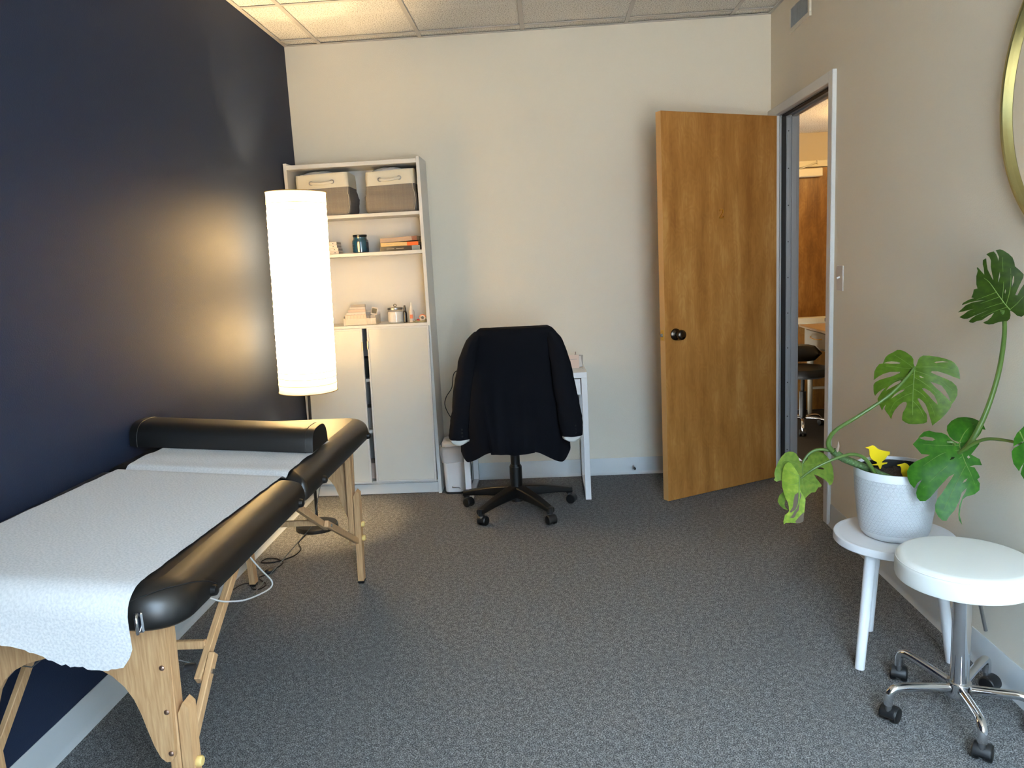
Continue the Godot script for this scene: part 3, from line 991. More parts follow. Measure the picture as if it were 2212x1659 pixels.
	for k in 5:
		var a := deg_to_rad(35.0 + 72.0 * k)
		var e := Vector3(cos(a), 0, sin(a))
		st = new_st()
		tube(st, curve([sc + Vector3(0, 0.095, 0), sc + e * 0.10 + Vector3(0, 0.10, 0), sc + e * 0.19 + Vector3(0, 0.085, 0), sc + e * 0.23 + Vector3(0, 0.05, 0)]), 0.011, 10)
		put("base_arm", st, m.chrome, c)
		caster(c, sc + e * 0.23, a + 1.0)

func door_leaf(at: Vector3, wd: float, ht: float, th: float) -> SurfaceTool:
	var st := new_st()
	# both faces carry the veneer once across; edges follow its borders
	for f in [[0.0, Vector3(0, 0, 1)], [-th, Vector3(0, 0, -1)]]:
		var p := [Vector3(0, 0, f[0]), Vector3(wd, 0, f[0]), Vector3(wd, ht, f[0]), Vector3(0, ht, f[0])]
		var u := [Vector2(0, 1), Vector2(1, 1), Vector2(1, 0), Vector2(0, 0)]
		tri(st, at + p[0], at + p[1], at + p[2], f[1], u[0], u[1], u[2])
		tri(st, at + p[0], at + p[2], at + p[3], f[1], u[0], u[2], u[3])
	return st

func door() -> void:
	var d := Node3D.new()
	d.name = "door_1"
	d.set_meta("kind", "structure")
	add_child(d)
	d.position = Vector3(2.149, 0.006, 0.611)
	d.rotation.y = deg_to_rad(29.1)
	offs[d] = Vector3.ZERO
	put("veneer_face", door_leaf(Vector3(0, 0, 0), 0.817, 2.122, 0.044), m.birch_veneer, d)
	var st := new_st()
	for e in [[Vector3(0.0005, 1.061, -0.022), Vector3(0.001, 2.122, 0.0436)], [Vector3(0.8165, 1.061, -0.022), Vector3(0.001, 2.122, 0.0436)], [Vector3(0.4085, 2.1215, -0.022), Vector3(0.815, 0.001, 0.0436)], [Vector3(0.4085, 0.0005, -0.022), Vector3(0.815, 0.001, 0.0436)]]:
		bx(st, e[0], e[1], 0.0)
	put("edge_band", st, m.door_edge_wood, d)
	for f in [1.0, -1.0]:
		st = new_st()
		var q := Basis(Vector3.RIGHT, Vector3(0, 0, f), Vector3(0, -f, 0))
		lathe(st, [Vector2(0.033, 0), Vector2(0.032, 0.006), Vector2(0.024, 0.012), Vector2(0.014, 0.016), Vector2(0.013, 0.030), Vector2(0.022, 0.038), Vector2(0.028, 0.048), Vector2(0.027, 0.060), Vector2(0.020, 0.067), Vector2(0.008, 0.069), Vector2(0.0, 0.068)], 28, Transform3D(q, Vector3(0.070, 0.942, 0.0 if f > 0 else -0.044)))
		put("knob", st, m.bronze, d)
	var lp := box("latch_plate", Vector3(-0.0015, 0.942, -0.022), Vector3(0.002, 0.058, 0.026), m.brass, d, 0.0008)
	box("latch_bolt", Vector3(-0.007, 0.942, -0.022), Vector3(0.012, 0.018, 0.014), m.steel, lp, 0.003)
	var tm := TextMesh.new()
	tm.text = "2"
	var fnt := SystemFont.new()
	fnt.font_names = PackedStringArray(["Droid Serif"])
	fnt.font_italic = true
	tm.font = fnt
	tm.font_size = 64
	tm.pixel_size = 0.0011
	tm.depth = 0.004
	var num := MeshInstance3D.new()
	num.name = "door_number"
	num.mesh = tm
	num.material_override = m.brass
	num.position = Vector3(0.405, 1.585, 0.002)
	d.add_child(num)
	for y in [0.25, 1.06, 1.87]:
		st = new_st()
		tube(st, [Vector3(0.824, y - 0.05, -0.046), Vector3(0.824, y + 0.05, -0.046)], 0.006, 10)
		put("hinge", st, m.steel, d)

# ---------------------------------------------------------------- massage table
const TX0 = 0.035
const TX1 = 0.712
const TY = 0.75
const SEAM = 2.47

# the cushions do not lie quite level: the side against the wall stands higher, less so at the head end
func lean(x: float, z: float) -> float:
	return 0.085 * max(0.0, 0.68 - x) * smoothstep(1.62, 2.12, z)

func pad_outline(z0: float, z1: float, ra: float, rb: float, inset: float) -> PackedVector2Array:
	var o := PackedVector2Array()
	var x0 := TX0 + inset
	var x1 := TX1 - inset
	z0 += inset
	z1 -= inset
	for k in 4:
		var r: float = max(0.006, (rb if k < 2 else ra) - inset)
		var q := Vector2([x1 - r, x0 + r, x0 + r, x1 - r][k], [z1 - r, z1 - r, z0 + r, z0 + r][k])
		for i in 9:
			var a := PI / 2 * k + PI / 2 * i / 8
			o.append(q + Vector2(cos(a), sin(a)) * r)
	# extra points along the long sides so that they can bend
	var p := PackedVector2Array()
	for i in o.size():
		p.append(o[i])
		var nx := o[(i + 1) % o.size()]
		if o[i].distance_to(nx) > 0.3:
			for s in range(1, 8):
				p.append(o[i].lerp(nx, s / 8.0))
	return p

func pad(z0: float, z1: float, ra: float, rb: float, hole: PackedVector2Array, parent: Node) -> MeshInstance3D:
	var st := new_st()
	var rows := []
	for e in [[0.045, 0.656], [0.012, 0.658], [0.003, 0.666], [0.0, 0.682], [0.001, 0.700], [0.006, 0.717], [0.016, 0.731], [0.030, 0.741], [0.048, 0.7475], [0.066, TY]]:
		var ring := PackedVector3Array()
		for q in pad_outline(z0, z1, ra, rb, e[0]):
			ring.append(Vector3(q.x, e[1] + lean(q.x, q.y), q.y))
		rows.append(ring)
	surf(st, rows, true)
	cap(st, rows[0], Vector3.DOWN)
	var holes := []
	if hole.size() > 0:
		holes.append(hole)
	fill(st, pad_outline(z0, z1, ra, rb, 0.066), holes, 0.055, func(q: Vector2) -> Vector3: return Vector3(q.x, TY + lean(q.x, q.y), q.y), Vector3.UP)
	if hole.size() > 0:
		var a := []
		for y in [TY, 0.742, 0.72, 0.69]:
			var ring := PackedVector3Array()
			for q in hole:
				var s := 1.0 if y == TY else 0.97
				var c := Vector2(0.37, 1.685)
				var w := c + (q - c) * s
				ring.append(Vector3(w.x, y + lean(q.x, q.y), w.y))
			a.append(ring)
		surf_dir(st, a, Vector3(-1, 0, 0), 1)
		cap(st, a[3], Vector3.UP)
	return put("cushion", st, m.vinyl_black, parent)

func plate(z: float, mirror_z: float, parent: Node) -> void:
	# end plate: two tapering leg panels joined by an arch
	var half := [Vector2(0.628, 0.656), Vector2(0.624, 0.56), Vector2(0.619, 0.45), Vector2(0.614, 0.34), Vector2(0.610, 0.300), Vector2(0.602, 0.288), Vector2(0.590, 0.286), Vector2(0.578, 0.296), Vector2(0.566, 0.325), Vector2(0.555, 0.365), Vector2(0.545, 0.405), Vector2(0.533, 0.44), Vector2(0.515, 0.47), Vector2(0.49, 0.495), Vector2(0.455, 0.515), Vector2(0.41, 0.530), Vector2(0.375, 0.535)]
	var poly := PackedVector2Array(half)
	for i in range(half.size() - 2, -1, -1):
		poly.append(Vector2(0.75 - half[i].x, half[i].y))
	for i in poly.size():
		poly[i].y += lean(poly[i].x, z)
	var st := new_st()
	prism(st, poly, Transform3D(Basis.IDENTITY, Vector3(0, 0, z + 0.006)), 0.012)
	var o := put("end_plate", st, m.beech, parent)
	for sx in [1.0, -1.0]:
		for y in [0.623, 0.522, 0.413, 0.309]:
			st = new_st()
			var x: float = 0.6055 + (y - 0.4) * 0.02
			if sx < 0.0:
				x = 0.75 - x
			y += lean(x, z)
			lathe(st, [Vector2(0.0065, 0), Vector2(0.006, 0.002), Vector2(0.003, 0.0042), Vector2(0, 0.0046)], 12, Transform3D(Basis(Vector3.RIGHT, Vector3(0, 0, mirror_z), Vector3(0, -mirror_z, 0)), Vector3(x, y, z + 0.006 * mirror_z)))
			put("rivet", st, m.rivet, o)

func massage_table() -> void:
	var t := thing("massage_table", "black padded folding massage table with pale beech legs along the navy wall", "massage table", Vector3(0.375, 0, 2.43))
	var hole := PackedVector2Array()
	for k in 28:
		var a := TAU * k / 28
		var e := Vector2(cos(a), sin(a))
		hole.append(Vector2(0.37 + sign(e.x) * pow(abs(e.x), 0.75) * 0.085, 1.685 + sign(e.y) * pow(abs(e.y), 0.9) * 0.062))
	pad(1.495, SEAM - 0.003, 0.11, 0.022, hole, t)
	pad(SEAM + 0.003, 3.365, 0.022, 0.10, PackedVector2Array(), t)
	# sewn seam arching over the near corner
	var st := new_st()
	var w := []
	var ol := pad_outline(SEAM + 0.003, 3.365, 0.022, 0.10, 0.0)
	for e in [[Vector2(TX1, 3.165), 0.684], [Vector2(TX1, 3.20), 0.706], [Vector2(TX1, 3.235), 0.721], [ol[0], 0.731], [ol[2], 0.737], [ol[4], 0.739], [ol[6], 0.735], [ol[8], 0.726], [Vector2(0.595, 3.365), 0.714], [Vector2(0.575, 3.365), 0.696]]:
		var inset := 0.0
		for k in 5:
			var tb := [[0.700, 0.001], [0.717, 0.006], [0.731, 0.016], [0.741, 0.030], [0.7475, 0.048]]
			if k < 4 and e[1] >= tb[k][0] and e[1] < tb[k + 1][0]:
				inset = lerp(float(tb[k][1]), float(tb[k + 1][1]), (e[1] - tb[k][0]) / (tb[k + 1][0] - tb[k][0]))
		var c := Vector2(0.60, 3.25)
		var q: Vector2 = e[0]
		var nrm := Vector2(1, 0) if q.y < 3.265 else (Vector2(0, 1) if q.x < 0.612 else (q - Vector2(TX1 - 0.1, 3.265)).normalized())
		q -= nrm * inset
		w.append(Vector3(q.x, e[1] + lean(q.x, q.y), q.y) + Vector3(nrm.x, 0.6, nrm.y) * 0.0006)
	tube(st, curve(w), 0.0018, 6)
	put("seam_stitching", st, m.thread, t)
	for z in [1.615, 2.284, 2.546, 3.19]:
		st = new_st()
		lathe(st, [Vector2(0.015, -0.01), Vector2(0.014, 0.008), Vector2(0.012, 0.016), Vector2(0.007, 0.019), Vector2(0, 0.0195)], 18, Transform3D(Basis(Vector3(0, -1, 0), Vector3.RIGHT, Vector3(0, 0, 1)), Vector3(TX1 - 0.006, 0.680, z)))
		put("bumper", st, m.plastic_black, t)
	# hinge at the fold
	for x in [0.66, 0.09]:
		box("fold_hinge", Vector3(x, 0.652 + lean(x, SEAM), SEAM), Vector3(0.03, 0.008, 0.14), m.steel, t, 0.002)
	# bright catch on the near end
	st = new_st()
	bx(st, Vector3(0.630, 0.688, 3.362), Vector3(0.02, 0.045, 0.010), 0.003)
	tube(st, curve([Vector3(0.628, 0.708, 3.366), Vector3(0.632, 0.703, 3.376), Vector3(0.633, 0.685, 3.378), Vector3(0.628, 0.666, 3.370)]), 0.004, 8)
	put("catch", st, m.chrome, t)
	plate(3.256, 1.0, t)
	plate(1.555, -1.0, t)
	for e in [[3.228, 1.0], [1.585, -1.0]]:
		var z: float = e[0]
		for s in [1.0, -1.0]:
			var fx := func(x: float) -> float: return x if s > 0.0 else 0.75 - x
			st = new_st()
			bar(st, Vector3(fx.call(0.611), 0.656 + lean(fx.call(0.611), z), z), Vector3(fx.call(0.600), 0.18, z), 0.026, 0.040, Vector3.RIGHT, 0.003)
			put("leg_post", st, m.beech, t)
			# sliding lower leg with a sloped top
			st = new_st()
			var pl := PackedVector2Array([Vector2(-0.013, 0.405), Vector2(0.0, 0.432), Vector2(0.013, 0.418), Vector2(0.010, 0.012), Vector2(-0.016, 0.012)])
			prism(st, pl, Transform3D(Basis(Vector3(s, 0, 0), Vector3(0.022 * s, 1, 0), Vector3(0, 0, 1)), Vector3(fx.call(0.6265), 0, z + 0.019)), 0.038)
			var lg := put("leg", st, m.beech, t)
			st = new_st()
			bx(st, Vector3(fx.call(0.6235), 0.006, z), Vector3(0.028, 0.012, 0.040), 0.003)
			put("foot", st, m.plastic_black, lg)
			for y in [0.272, 0.208]:
				st = new_st()
				lathe(st, [Vector2(0, 0), Vector2(0.011, 0), Vector2(0.013, 0.004), Vector2(0.013, 0.012), Vector2(0.010, 0.016), Vector2(0, 0.017)], 8, Transform3D(Basis(Vector3(0, -s, 0), Vector3(s, 0, 0), Vector3(0, 0, 1)), Vector3(fx.call(0.642 + (y - 0.272) * 0.02), y, z)))
				put("knob", st, m.pine_knob, lg)
			# folding brace: upper link, pivot, lower link
			var up: Vector3
			var pv: Vector3
			var lo: Vector3
			if e[1] > 0.0:
				up = Vector3(fx.call(0.618), 0.650, 2.775)
				pv = Vector3(fx.call(0.618), 0.430, 3.105)
				lo = Vector3(fx.call(0.612), 0.300, 3.225)
				if s < 0.0:
					up.y = 0.695
					pv = Vector3(0.132, 0.455, 2.985)
					lo = Vector3(0.138, 0.235, 3.222)
			else:
				up = Vector3(fx.call(0.618), 0.650, 2.405)
				pv = Vector3(fx.call(0.618), 0.425, 2.03)
				lo = Vector3(fx.call(0.604), 0.200, 1.60)
			st = new_st()
			bar(st, up, pv + (pv - up).normalized() * 0.025, 0.018, 0.026, Vector3.RIGHT, 0.002)
			put("brace", st, m.beech, t)
			st = new_st()
			var off := Vector3(0.019 * s, 0, 0)
			bar(st, pv + off + (pv - lo).normalized() * 0.045, lo + off, 0.016, 0.026, Vector3.RIGHT, 0.002)
			put("brace", st, m.beech, t)
			st = new_st()
			tube(st, [pv + Vector3(-0.014 * s, 0, 0), pv + off + Vector3(0.012 * s, 0, 0)], 0.006, 10)
			put("pivot_bolt", st, m.steel, t)
		# cross bar between the two braces
		var bz: float = 3.055 if e[1] > 0.0 else 2.09
		var by: float = 0.477 if e[1] > 0.0 else 0.458
		st = new_st()
		bar(st, Vector3(0.14, by, bz), Vector3(0.612, by, bz), 0.022, 0.014, Vector3.UP, 0.002)
		put("cross_bar", st, m.beech, t)
	# tension cables
	for x in [0.585, 0.165]:
		st = new_st()
		tube(st, [Vector3(x, 0.44, 3.08), Vector3(x, 0.44, 2.06)], 0.0016, 6)
		put("cable", st, m.cable_grey, t)
		st = new_st()
		tube(st, [Vector3(x, 0.44, 2.06), Vector3(x + 0.02, 0.655, 1.90)], 0.0016, 6)
		put("cable", st, m.cable_grey, t)
		st = new_st()
		tube(st, curve([Vector3(x, 0.44, 3.08), Vector3(x - 0.01, 0.47, 3.12), Vector3(x - 0.03, 0.50, 3.15), Vector3(x - 0.035, 0.655, 3.18)]), 0.0018, 6)
		put("cable", st, m.cable_grey, t)
	st = new_st()
	lathe(st, [Vector2(0, -0.012), Vector2(0.009, -0.012), Vector2(0.011, 0.0), Vector2(0.009, 0.012), Vector2(0, 0.012)], 14, Transform3D(Basis(Vector3(0, -1, 0), Vector3.RIGHT, Vector3(0, 0, 1)), Vector3(0.588, 0.44, 3.10)))
	put("cable_clamp", st, m.steel, t)
	st = new_st()
	tube(st, curve([Vector3(0.64, 0.658, 2.84), Vector3(0.64, 0.602, 2.793), Vector3(0.64, 0.535, 2.725), Vector3(0.64, 0.475, 2.66), Vector3(0.64, 0.457, 2.668), Vector3(0.64, 0.471, 2.744), Vector3(0.64, 0.504, 2.858), Vector3(0.64, 0.540, 2.945), Vector3(0.64, 0.579, 3.023), Vector3(0.64, 0.658, 3.14)]), 0.0023, 8)
	put("sling_cable", st, m.cable_white, t)
	# paper sheet
	var noise := FastNoiseLite.new()
	noise.seed = 3
	noise.frequency = 9.0
	var hem := [[0.0, 0.640], [0.3, 0.634], [0.45, 0.632], [0.56, 0.617], [0.70, 0.584], [0.82, 0.574], [0.90, 0.576], [0.95, 0.586], [0.98, 0.602], [1.0, 0.630]]
	var rows := []
	var top := 92
	for j in top + 30:
		var line := PackedVector3Array()
		for i in 61:
			var u := i / 60.0
			var z: float
			var y: float
			if j < top:
				z = lerp(2.02, 3.315, float(j) / (top - 1))
				y = TY + 0.0035
			elif j < top + 10:
				var a := PI / 2 * (j - top + 1) / 10.0
				z = 3.315 + sin(a) * 0.062
				y = TY + 0.0035 - (1.0 - cos(a)) * 0.062
			else:
				var ye := 0.6
				for k in hem.size() - 1:
					if u >= hem[k][0] and u <= hem[k + 1][0]:
						ye = lerp(float(hem[k][1]), float(hem[k + 1][1]), (u - hem[k][0]) / (hem[k + 1][0] - hem[k][0]))
				ye += noise.get_noise_2d(u * 9.0, 7.0) * 0.006
				var f := (j - top - 9) / 20.0
				y = lerp(TY + 0.0035 - 0.062, ye, f)
				z = 3.377 + 0.012 * f * sin(u * 5.0 + 0.6) + 0.006 * f
			var xr: float = 0.616 + (3.37 - z) * 0.036
			var x: float = xr - 0.532 * (1.0 - u) + noise.get_noise_2d(z * 2.0, 3.0) * 0.002
			var dip := -0.016 * exp(-pow((z - SEAM) / 0.018, 2.0)) if j < top else 0.0
			var rip: float = 0.0
			if j < top:
				rip = (0.5 + 0.5 * noise.get_noise_2d(x * 0.9, z * 1.6)) * 0.002
				if z < SEAM - 0.02:
					rip += 0.004 * (0.5 + 0.5 * sin(z * 38.0 + x * 4.0)) * smoothstep(SEAM - 0.02, SEAM - 0.12, z)
			line.append(Vector3(x, y + lean(x, z) + dip + rip, z))
		rows.append(line)
	st = new_st()
	surf(st, rows, false, Vector3(0, 1, 0.3))
	var pp := put("paper_sheet", st, m.paper_white)
	tag(pp, "white exam paper spread over the padded table and hanging off its near end", "paper sheet")
	# bolster: flat below, round above
	var b := thing("bolster", "long black half-round vinyl bolster lying across the padded table", "bolster", Vector3(0.34, TY, 2.13))
	st = new_st()
	rows = []
	for k in 25:
		var f := k / 24.0
		var x: float = lerp(0.010, 0.662, f)
		var z: float = lerp(2.140, 2.122, f)
		var y0 := TY + 0.0075 + lean(x, 2.2)
		var sc := 1.0
		if k == 0 or k == 24:
			sc = 0.965
		var ring := PackedVector3Array()
		for i in 36:
			var a := TAU * i / 36
			var cx := cos(a)
			var sy := sin(a)
			# a flattened upper half and an almost flat base
			var yy: float = 0.082 * pow(max(sy, 0.0), 0.72) if sy > 0.0 else 0.0
			var zz: float = sign(cx) * pow(abs(cx), 0.62 if sy > 0.0 else 0.9) * 0.096
			if sy <= 0.0:
				yy = 0.004 * (1.0 - pow(abs(cx), 6.0)) * 0.0
			ring.append(Vector3(x, y0 + 0.041 + (yy - 0.041) * sc, z + zz * sc))
		rows.append(ring)
	surf(st, rows, true)
	cap(st, rows[0], Vector3.LEFT)
	cap(st, rows[24], Vector3.RIGHT)
	put("cover", st, m.vinyl_black, b)
	for k in [1, 23]:
		st = new_st()
		var loop := []
		for p in rows[k]:
			loop.append(p)
		tube(st, loop, 0.0018, 5, false, true)
		put("piping", st, m.vinyl_black, b)

# ---------------------------------------------------------------- paper floor lamp
func floor_lamp() -> void:
	var t := thing("floor_lamp", "tall glowing white paper cylinder floor lamp beside the bookcase", "floor lamp", Vector3(0.195, 0.0, 0.83), "", true)
	t.rotation.z = -0.030
	var st := new_st()
	lathe(st, [Vector2(0, 0), Vector2(0.108, 0.0), Vector2(0.113, 0.003), Vector2(0.113, 0.018), Vector2(0.108, 0.024), Vector2(0.02, 0.028), Vector2(0.012, 0.035), Vector2(0, 0.035)], 48, Transform3D(Basis(Vector3(0, 0, 1), 0.030), Vector3(0, 0.0005, 0)))
	put("base", st, m.plastic_black, t)
	st = new_st()
	tube(st, [Vector3(0, 0.03, 0), Vector3(0, 1.62, 0)], 0.008, 12)
	put("pole", st, m.plastic_black, t)
	# shade with hoops
	var y0 := 0.765
	var y1 := 1.80
	var r := 0.1515
	var rng := RandomNumberGenerator.new()
	rng.seed = 12
	var noise := FastNoiseLite.new()
	noise.seed = 8
	noise.frequency = 6.0
	var hoops := []
	var y := y0
	while y < y1 - 0.03:
		hoops.append(y)
		y += rng.randf_range(0.030, 0.046)
	hoops.append(y1)
	var rows := []
	for k in hoops.size() - 1:
		for s in 4:
			var f := s / 4.0
			var yy: float = lerp(float(hoops[k]), float(hoops[k + 1]), f)
			rows.append(shade_ring(yy, r - 0.0022 * sin(PI * f), noise))
	rows.append(shade_ring(y1, r, noise))
	st = new_st()
	surf(st, rows, true)
	var sh := put("shade", st, m.shade_paper, t)
	for k in hoops.size():
		var pts := []
		var ty := rng.randf_range(-0.003, 0.003)
		for i in 48:
			var a := TAU * i / 48
			pts.append(Vector3(cos(a) * (r + 0.0008), hoops[k] + ty * cos(a + k), sin(a) * (r + 0.0008)))
		st = new_st()
		tube(st, pts, 0.0012 if k > 0 and k < hoops.size() - 1 else 0.0022, 5, false, true)
		put("hoop", st, m.shade_hoop, sh)
	for yb in [1.07, 1.52]:
		st = new_st()
		lathe(st, [Vector2(0, yb - 0.075), Vector2(0.02, yb - 0.075), Vector2(0.02, yb - 0.03), Vector2(0, yb - 0.03)], 16, Transform3D(Basis.IDENTITY, Vector3(0.0, 0, 0.03)))
		put("socket", st, m.cable_white, t)
		st = new_st()
		lathe(st, [Vector2(0, yb - 0.032), Vector2(0.012, yb - 0.030), Vector2(0.024, yb - 0.012), Vector2(0.03, yb + 0.008), Vector2(0.026, yb + 0.028), Vector2(0.014, yb + 0.040), Vector2(0, yb + 0.043)], 20, Transform3D(Basis.IDENTITY, Vector3(0.0, 0, 0.03)))
		put("bulb", st, m.bulb_glow, t)
		var l := OmniLight3D.new()
		l.name = "bulb_light"
		l.light_color = Color(1.0, 0.85, 0.62)
		l.light_energy = LAMP
		l.light_size = 0.05
		l.omni_range = 9.0
		l.omni_attenuation = 2.0
		l.shadow_enabled = true
		l.position = Vector3(0, yb + 0.006, 0.03)
		t.add_child(l, true)
	# spreader wires that carry the shade
	for yb in [y0 + 0.004, y1 - 0.01]:
		st = new_st()
		for a in [0.3, 0.3 + TAU / 3, 0.3 + 2 * TAU / 3]:
			tube(st, [Vector3(0, yb if yb < 1.0 else 1.62, 0), Vector3(cos(a) * r, yb, sin(a) * r)], 0.0015, 6)
		put("spreader", st, m.cable_white, t)
	# cord with a foot switch
	st = new_st()
	var c0 := [[0.167, 0.951], [0.166, 1.067], [0.206, 1.155], [0.201, 1.248], [0.142, 1.314], [0.10, 1.33], [0.06, 1.32], [0.075, 1.275], [0.13, 1.285], [0.174, 1.33], [0.170, 1.385], [0.156, 1.418]]
	var c1 := [[0.149, 1.475], [0.123, 1.512], [0.184, 1.589], [0.17, 1.638], [0.138, 1.635], [0.10, 1.575], [0.06, 1.60], [0.03, 1.75]]
	var inv := t.transform.affine_inverse()
	for cc in [c0, c1]:
		var pts := []
		for q in cc:
			pts.append(inv * Vector3(q[0], 0.0045, q[1]))
		tube(st, curve(pts), 0.003, 6)
	put("cord", st, m.cable_black, t)
	st = new_st()
	var rr := []
	for k in 7:
		var f := k / 6.0
		var w: float = 0.022 * sqrt(max(0.02, 1.0 - pow(2.0 * f - 1.0, 4)))
		var c := Vector3(lerp(0.157, 0.148, f), 0.012, lerp(1.414, 1.480, f))
		var ring := PackedVector3Array()
		for i in 16:
			var a := TAU * i / 16
			ring.append(inv * (c + Vector3(cos(a) * w, sin(a) * 0.011 * (0.6 + 0.4 * w / 0.022), 0)))
		rr.append(ring)
	surf(st, rr, true)
	cap(st, rr[0], Vector3(0, 0, -1))
	cap(st, rr[6], Vector3(0, 0, 1))
	put("foot_switch", st, m.plastic_dark, t)

func shade_ring(y: float, r: float, noise: FastNoiseLite) -> PackedVector3Array:
	var o := PackedVector3Array()
	for i in 72:
		var a := TAU * i / 72
		var q := r + noise.get_noise_3d(cos(a), y * 3.0, sin(a)) * 0.0016
		o.append(Vector3(cos(a) * q, y, sin(a) * q))
	return o

# ---------------------------------------------------------------- bookcase
const BX0 = 0.012
const BX1 = 0.812
const BZ0 = 0.02
const BZ1 = 0.272

func bookcase() -> void:
	var t := thing("bookcase", "tall white bookcase with open shelves above two glossy white doors", "bookcase", Vector3(0.412, 0, 0.15))
	var zc := (BZ0 + BZ1) / 2
	var dp := BZ1 - BZ0
	var xc := (BX0 + BX1) / 2
	for x in [BX0 + 0.010, BX1 - 0.010]:
		box("side_panel", Vector3(x, 1.01, zc), Vector3(0.02, 2.02, dp), m.laminate_white, t, 0.001)
	box("top_panel", Vector3(xc, 1.996, zc), Vector3(0.76, 0.024, dp - 0.002), m.laminate_white, t, 0.001)
	box("back_panel", Vector3(xc, 1.04, BZ0 + 0.003), Vector3(0.758, 1.91, 0.004), m.laminate_white, t, 0.0)
	for y in [1.701, 1.477, 1.048, 0.72, 0.40, 0.075]:
		box("shelf", Vector3(xc, y, zc + 0.002 - (0.012 if y < 1.0 else 0.0)), Vector3(0.759, 0.020, dp - 0.006 - (0.024 if y < 1.0 else 0.0)), m.laminate_white, t, 0.001)
	box("plinth", Vector3(xc, 0.036, BZ1 - 0.022), Vector3(0.759, 0.064, 0.016), m.laminate_white, t, 0.001)
	var q := Basis(Vector3(0, 0, 1), -0.016)
	for e in [[0.2065, 0.374, 1.0], [0.6085, 0.374, -1.0]]:
		var c := Vector3(e[0], 0.566, BZ1 + 0.011)
		var st := new_st()
		for s in [-1.0, 1.0]:
			bx(st, c + q * Vector3(s * (e[1] / 2 - 0.006), 0, 0), Vector3(0.012, 0.955, 0.018), 0.001, q)
			bx(st, c + q * Vector3(0, s * 0.4715, 0), Vector3(e[1] - 0.024, 0.012, 0.018), 0.001, q)
		var d := put("door", st, m.door_frame, t)
		box("glass_panel", c + Vector3(0, 0, -0.001), Vector3(e[1] - 0.023, 0.932, 0.014), m.door_glass, d, 0.0008, q)
		var hx: float = e[2] * (e[1] / 2 - 0.002)
		box("handle", c + q * Vector3(hx, 0.372, 0.011), Vector3(0.010, 0.052, 0.010), m.steel, d, 0.002, q)
	for y in [0.78, 0.56, 0.25]:
		pass

func loft_bag(rows: Array, st: SurfaceTool) -> void:
	surf(st, rows, true)

func fabric_bin(c: Vector3, hx: float, hz: float, ht: float, sd: int, label: String, leanx: float) -> void:
	var t := thing("fabric_bin", label, "storage bin", c, "fabric bins on the top shelf")
	var noise := FastNoiseLite.new()
	noise.seed = sd
	noise.frequency = 5.0
	var ring := func(f: float, grow: float) -> PackedVector3Array:
		# f 0 at the base, 1 at the rim
		var o := PackedVector3Array()
		var bulge := 1.0 + 0.05 * sin(PI * min(1.0, f * 1.7)) - 0.04 * f
		if f < 0.08:
			bulge *= 0.93 + 0.07 * sqrt(f / 0.08)
		for p in rrect(Vector2.ZERO, hx * bulge, hz * bulge, 0.022, 5):
			var n := noise.get_noise_3d(p.x * 2.0, f * 0.7, p.y * 2.0)
			var k = 1.0 + n * 0.09 * (1.0 - abs(2.0 * f - 0.9))
			var y: float = ht * f + (leanx * p.x + noise.get_noise_2d(p.x * 3.0, p.y * 3.0) * 0.006) * f
			o.append(c + Vector3(p.x * (k + grow) + leanx * 0.3 * f * ht, y, p.y * (k + grow)))
		return o
	var st := new_st()
	var rows := []
	for k in 14:
		rows.append(ring.call(0.66 * k / 13.0, 0.0))
	surf(st, rows, true)
	cap(st, rows[0], Vector3.DOWN)
	put("body", st, m.linen_grey, t)
	st = new_st()
	rows = []
	for k in 7:
		rows.append(ring.call(lerp(0.655, 1.0, k / 6.0), 0.012))
	for k in 4:
		rows.append(ring.call(lerp(1.0, 0.7, k / 3.0), -0.02))
	surf(st, rows, true)
	var band := put("band", st, m.canvas_cream, t)
	# corner stitching
	st = new_st()
	var seam := []
	for k in 10:
		var rg: PackedVector3Array = ring.call(0.04 + 0.62 * k / 9.0, 0.006)
		seam.append(rg[3])
	tube(st, seam, 0.0013, 5)
	put("corner_seam", st, m.rope, t)
	# rope handle with eyelets
	var zf: float = 0.0
	var ya := c.y + ht * 0.80
	var xs := [-hx * 0.38, hx * 0.40]
	zf = c.z + hz * 1.0
	st = new_st()
	var pts := []
	for k in 13:
		var f := k / 12.0
		var bulge := sin(PI * f)
		pts.append(Vector3(c.x + lerp(float(xs[0]), float(xs[1]), f) + leanx * 0.3 * ht, ya + leanx * lerp(float(xs[0]), float(xs[1]), f) - 0.008 * bulge, zf - 0.004 + 0.020 * pow(bulge, 0.4)))
	tube(st, pts, 0.0085, 10)
	var rp := put("rope_handle", st, m.rope, band)
	for k in 2:
		st = new_st()
		var p: Vector3 = pts[0] if k == 0 else pts[12]
		var lp := []
		for i in 20:
			var a := TAU * i / 20
			lp.append(p + Vector3(cos(a) * 0.011, sin(a) * 0.011, 0.006))
		tube(st, lp, 0.0022, 6, false, true)
		put("eyelet", st, m.steel, band)

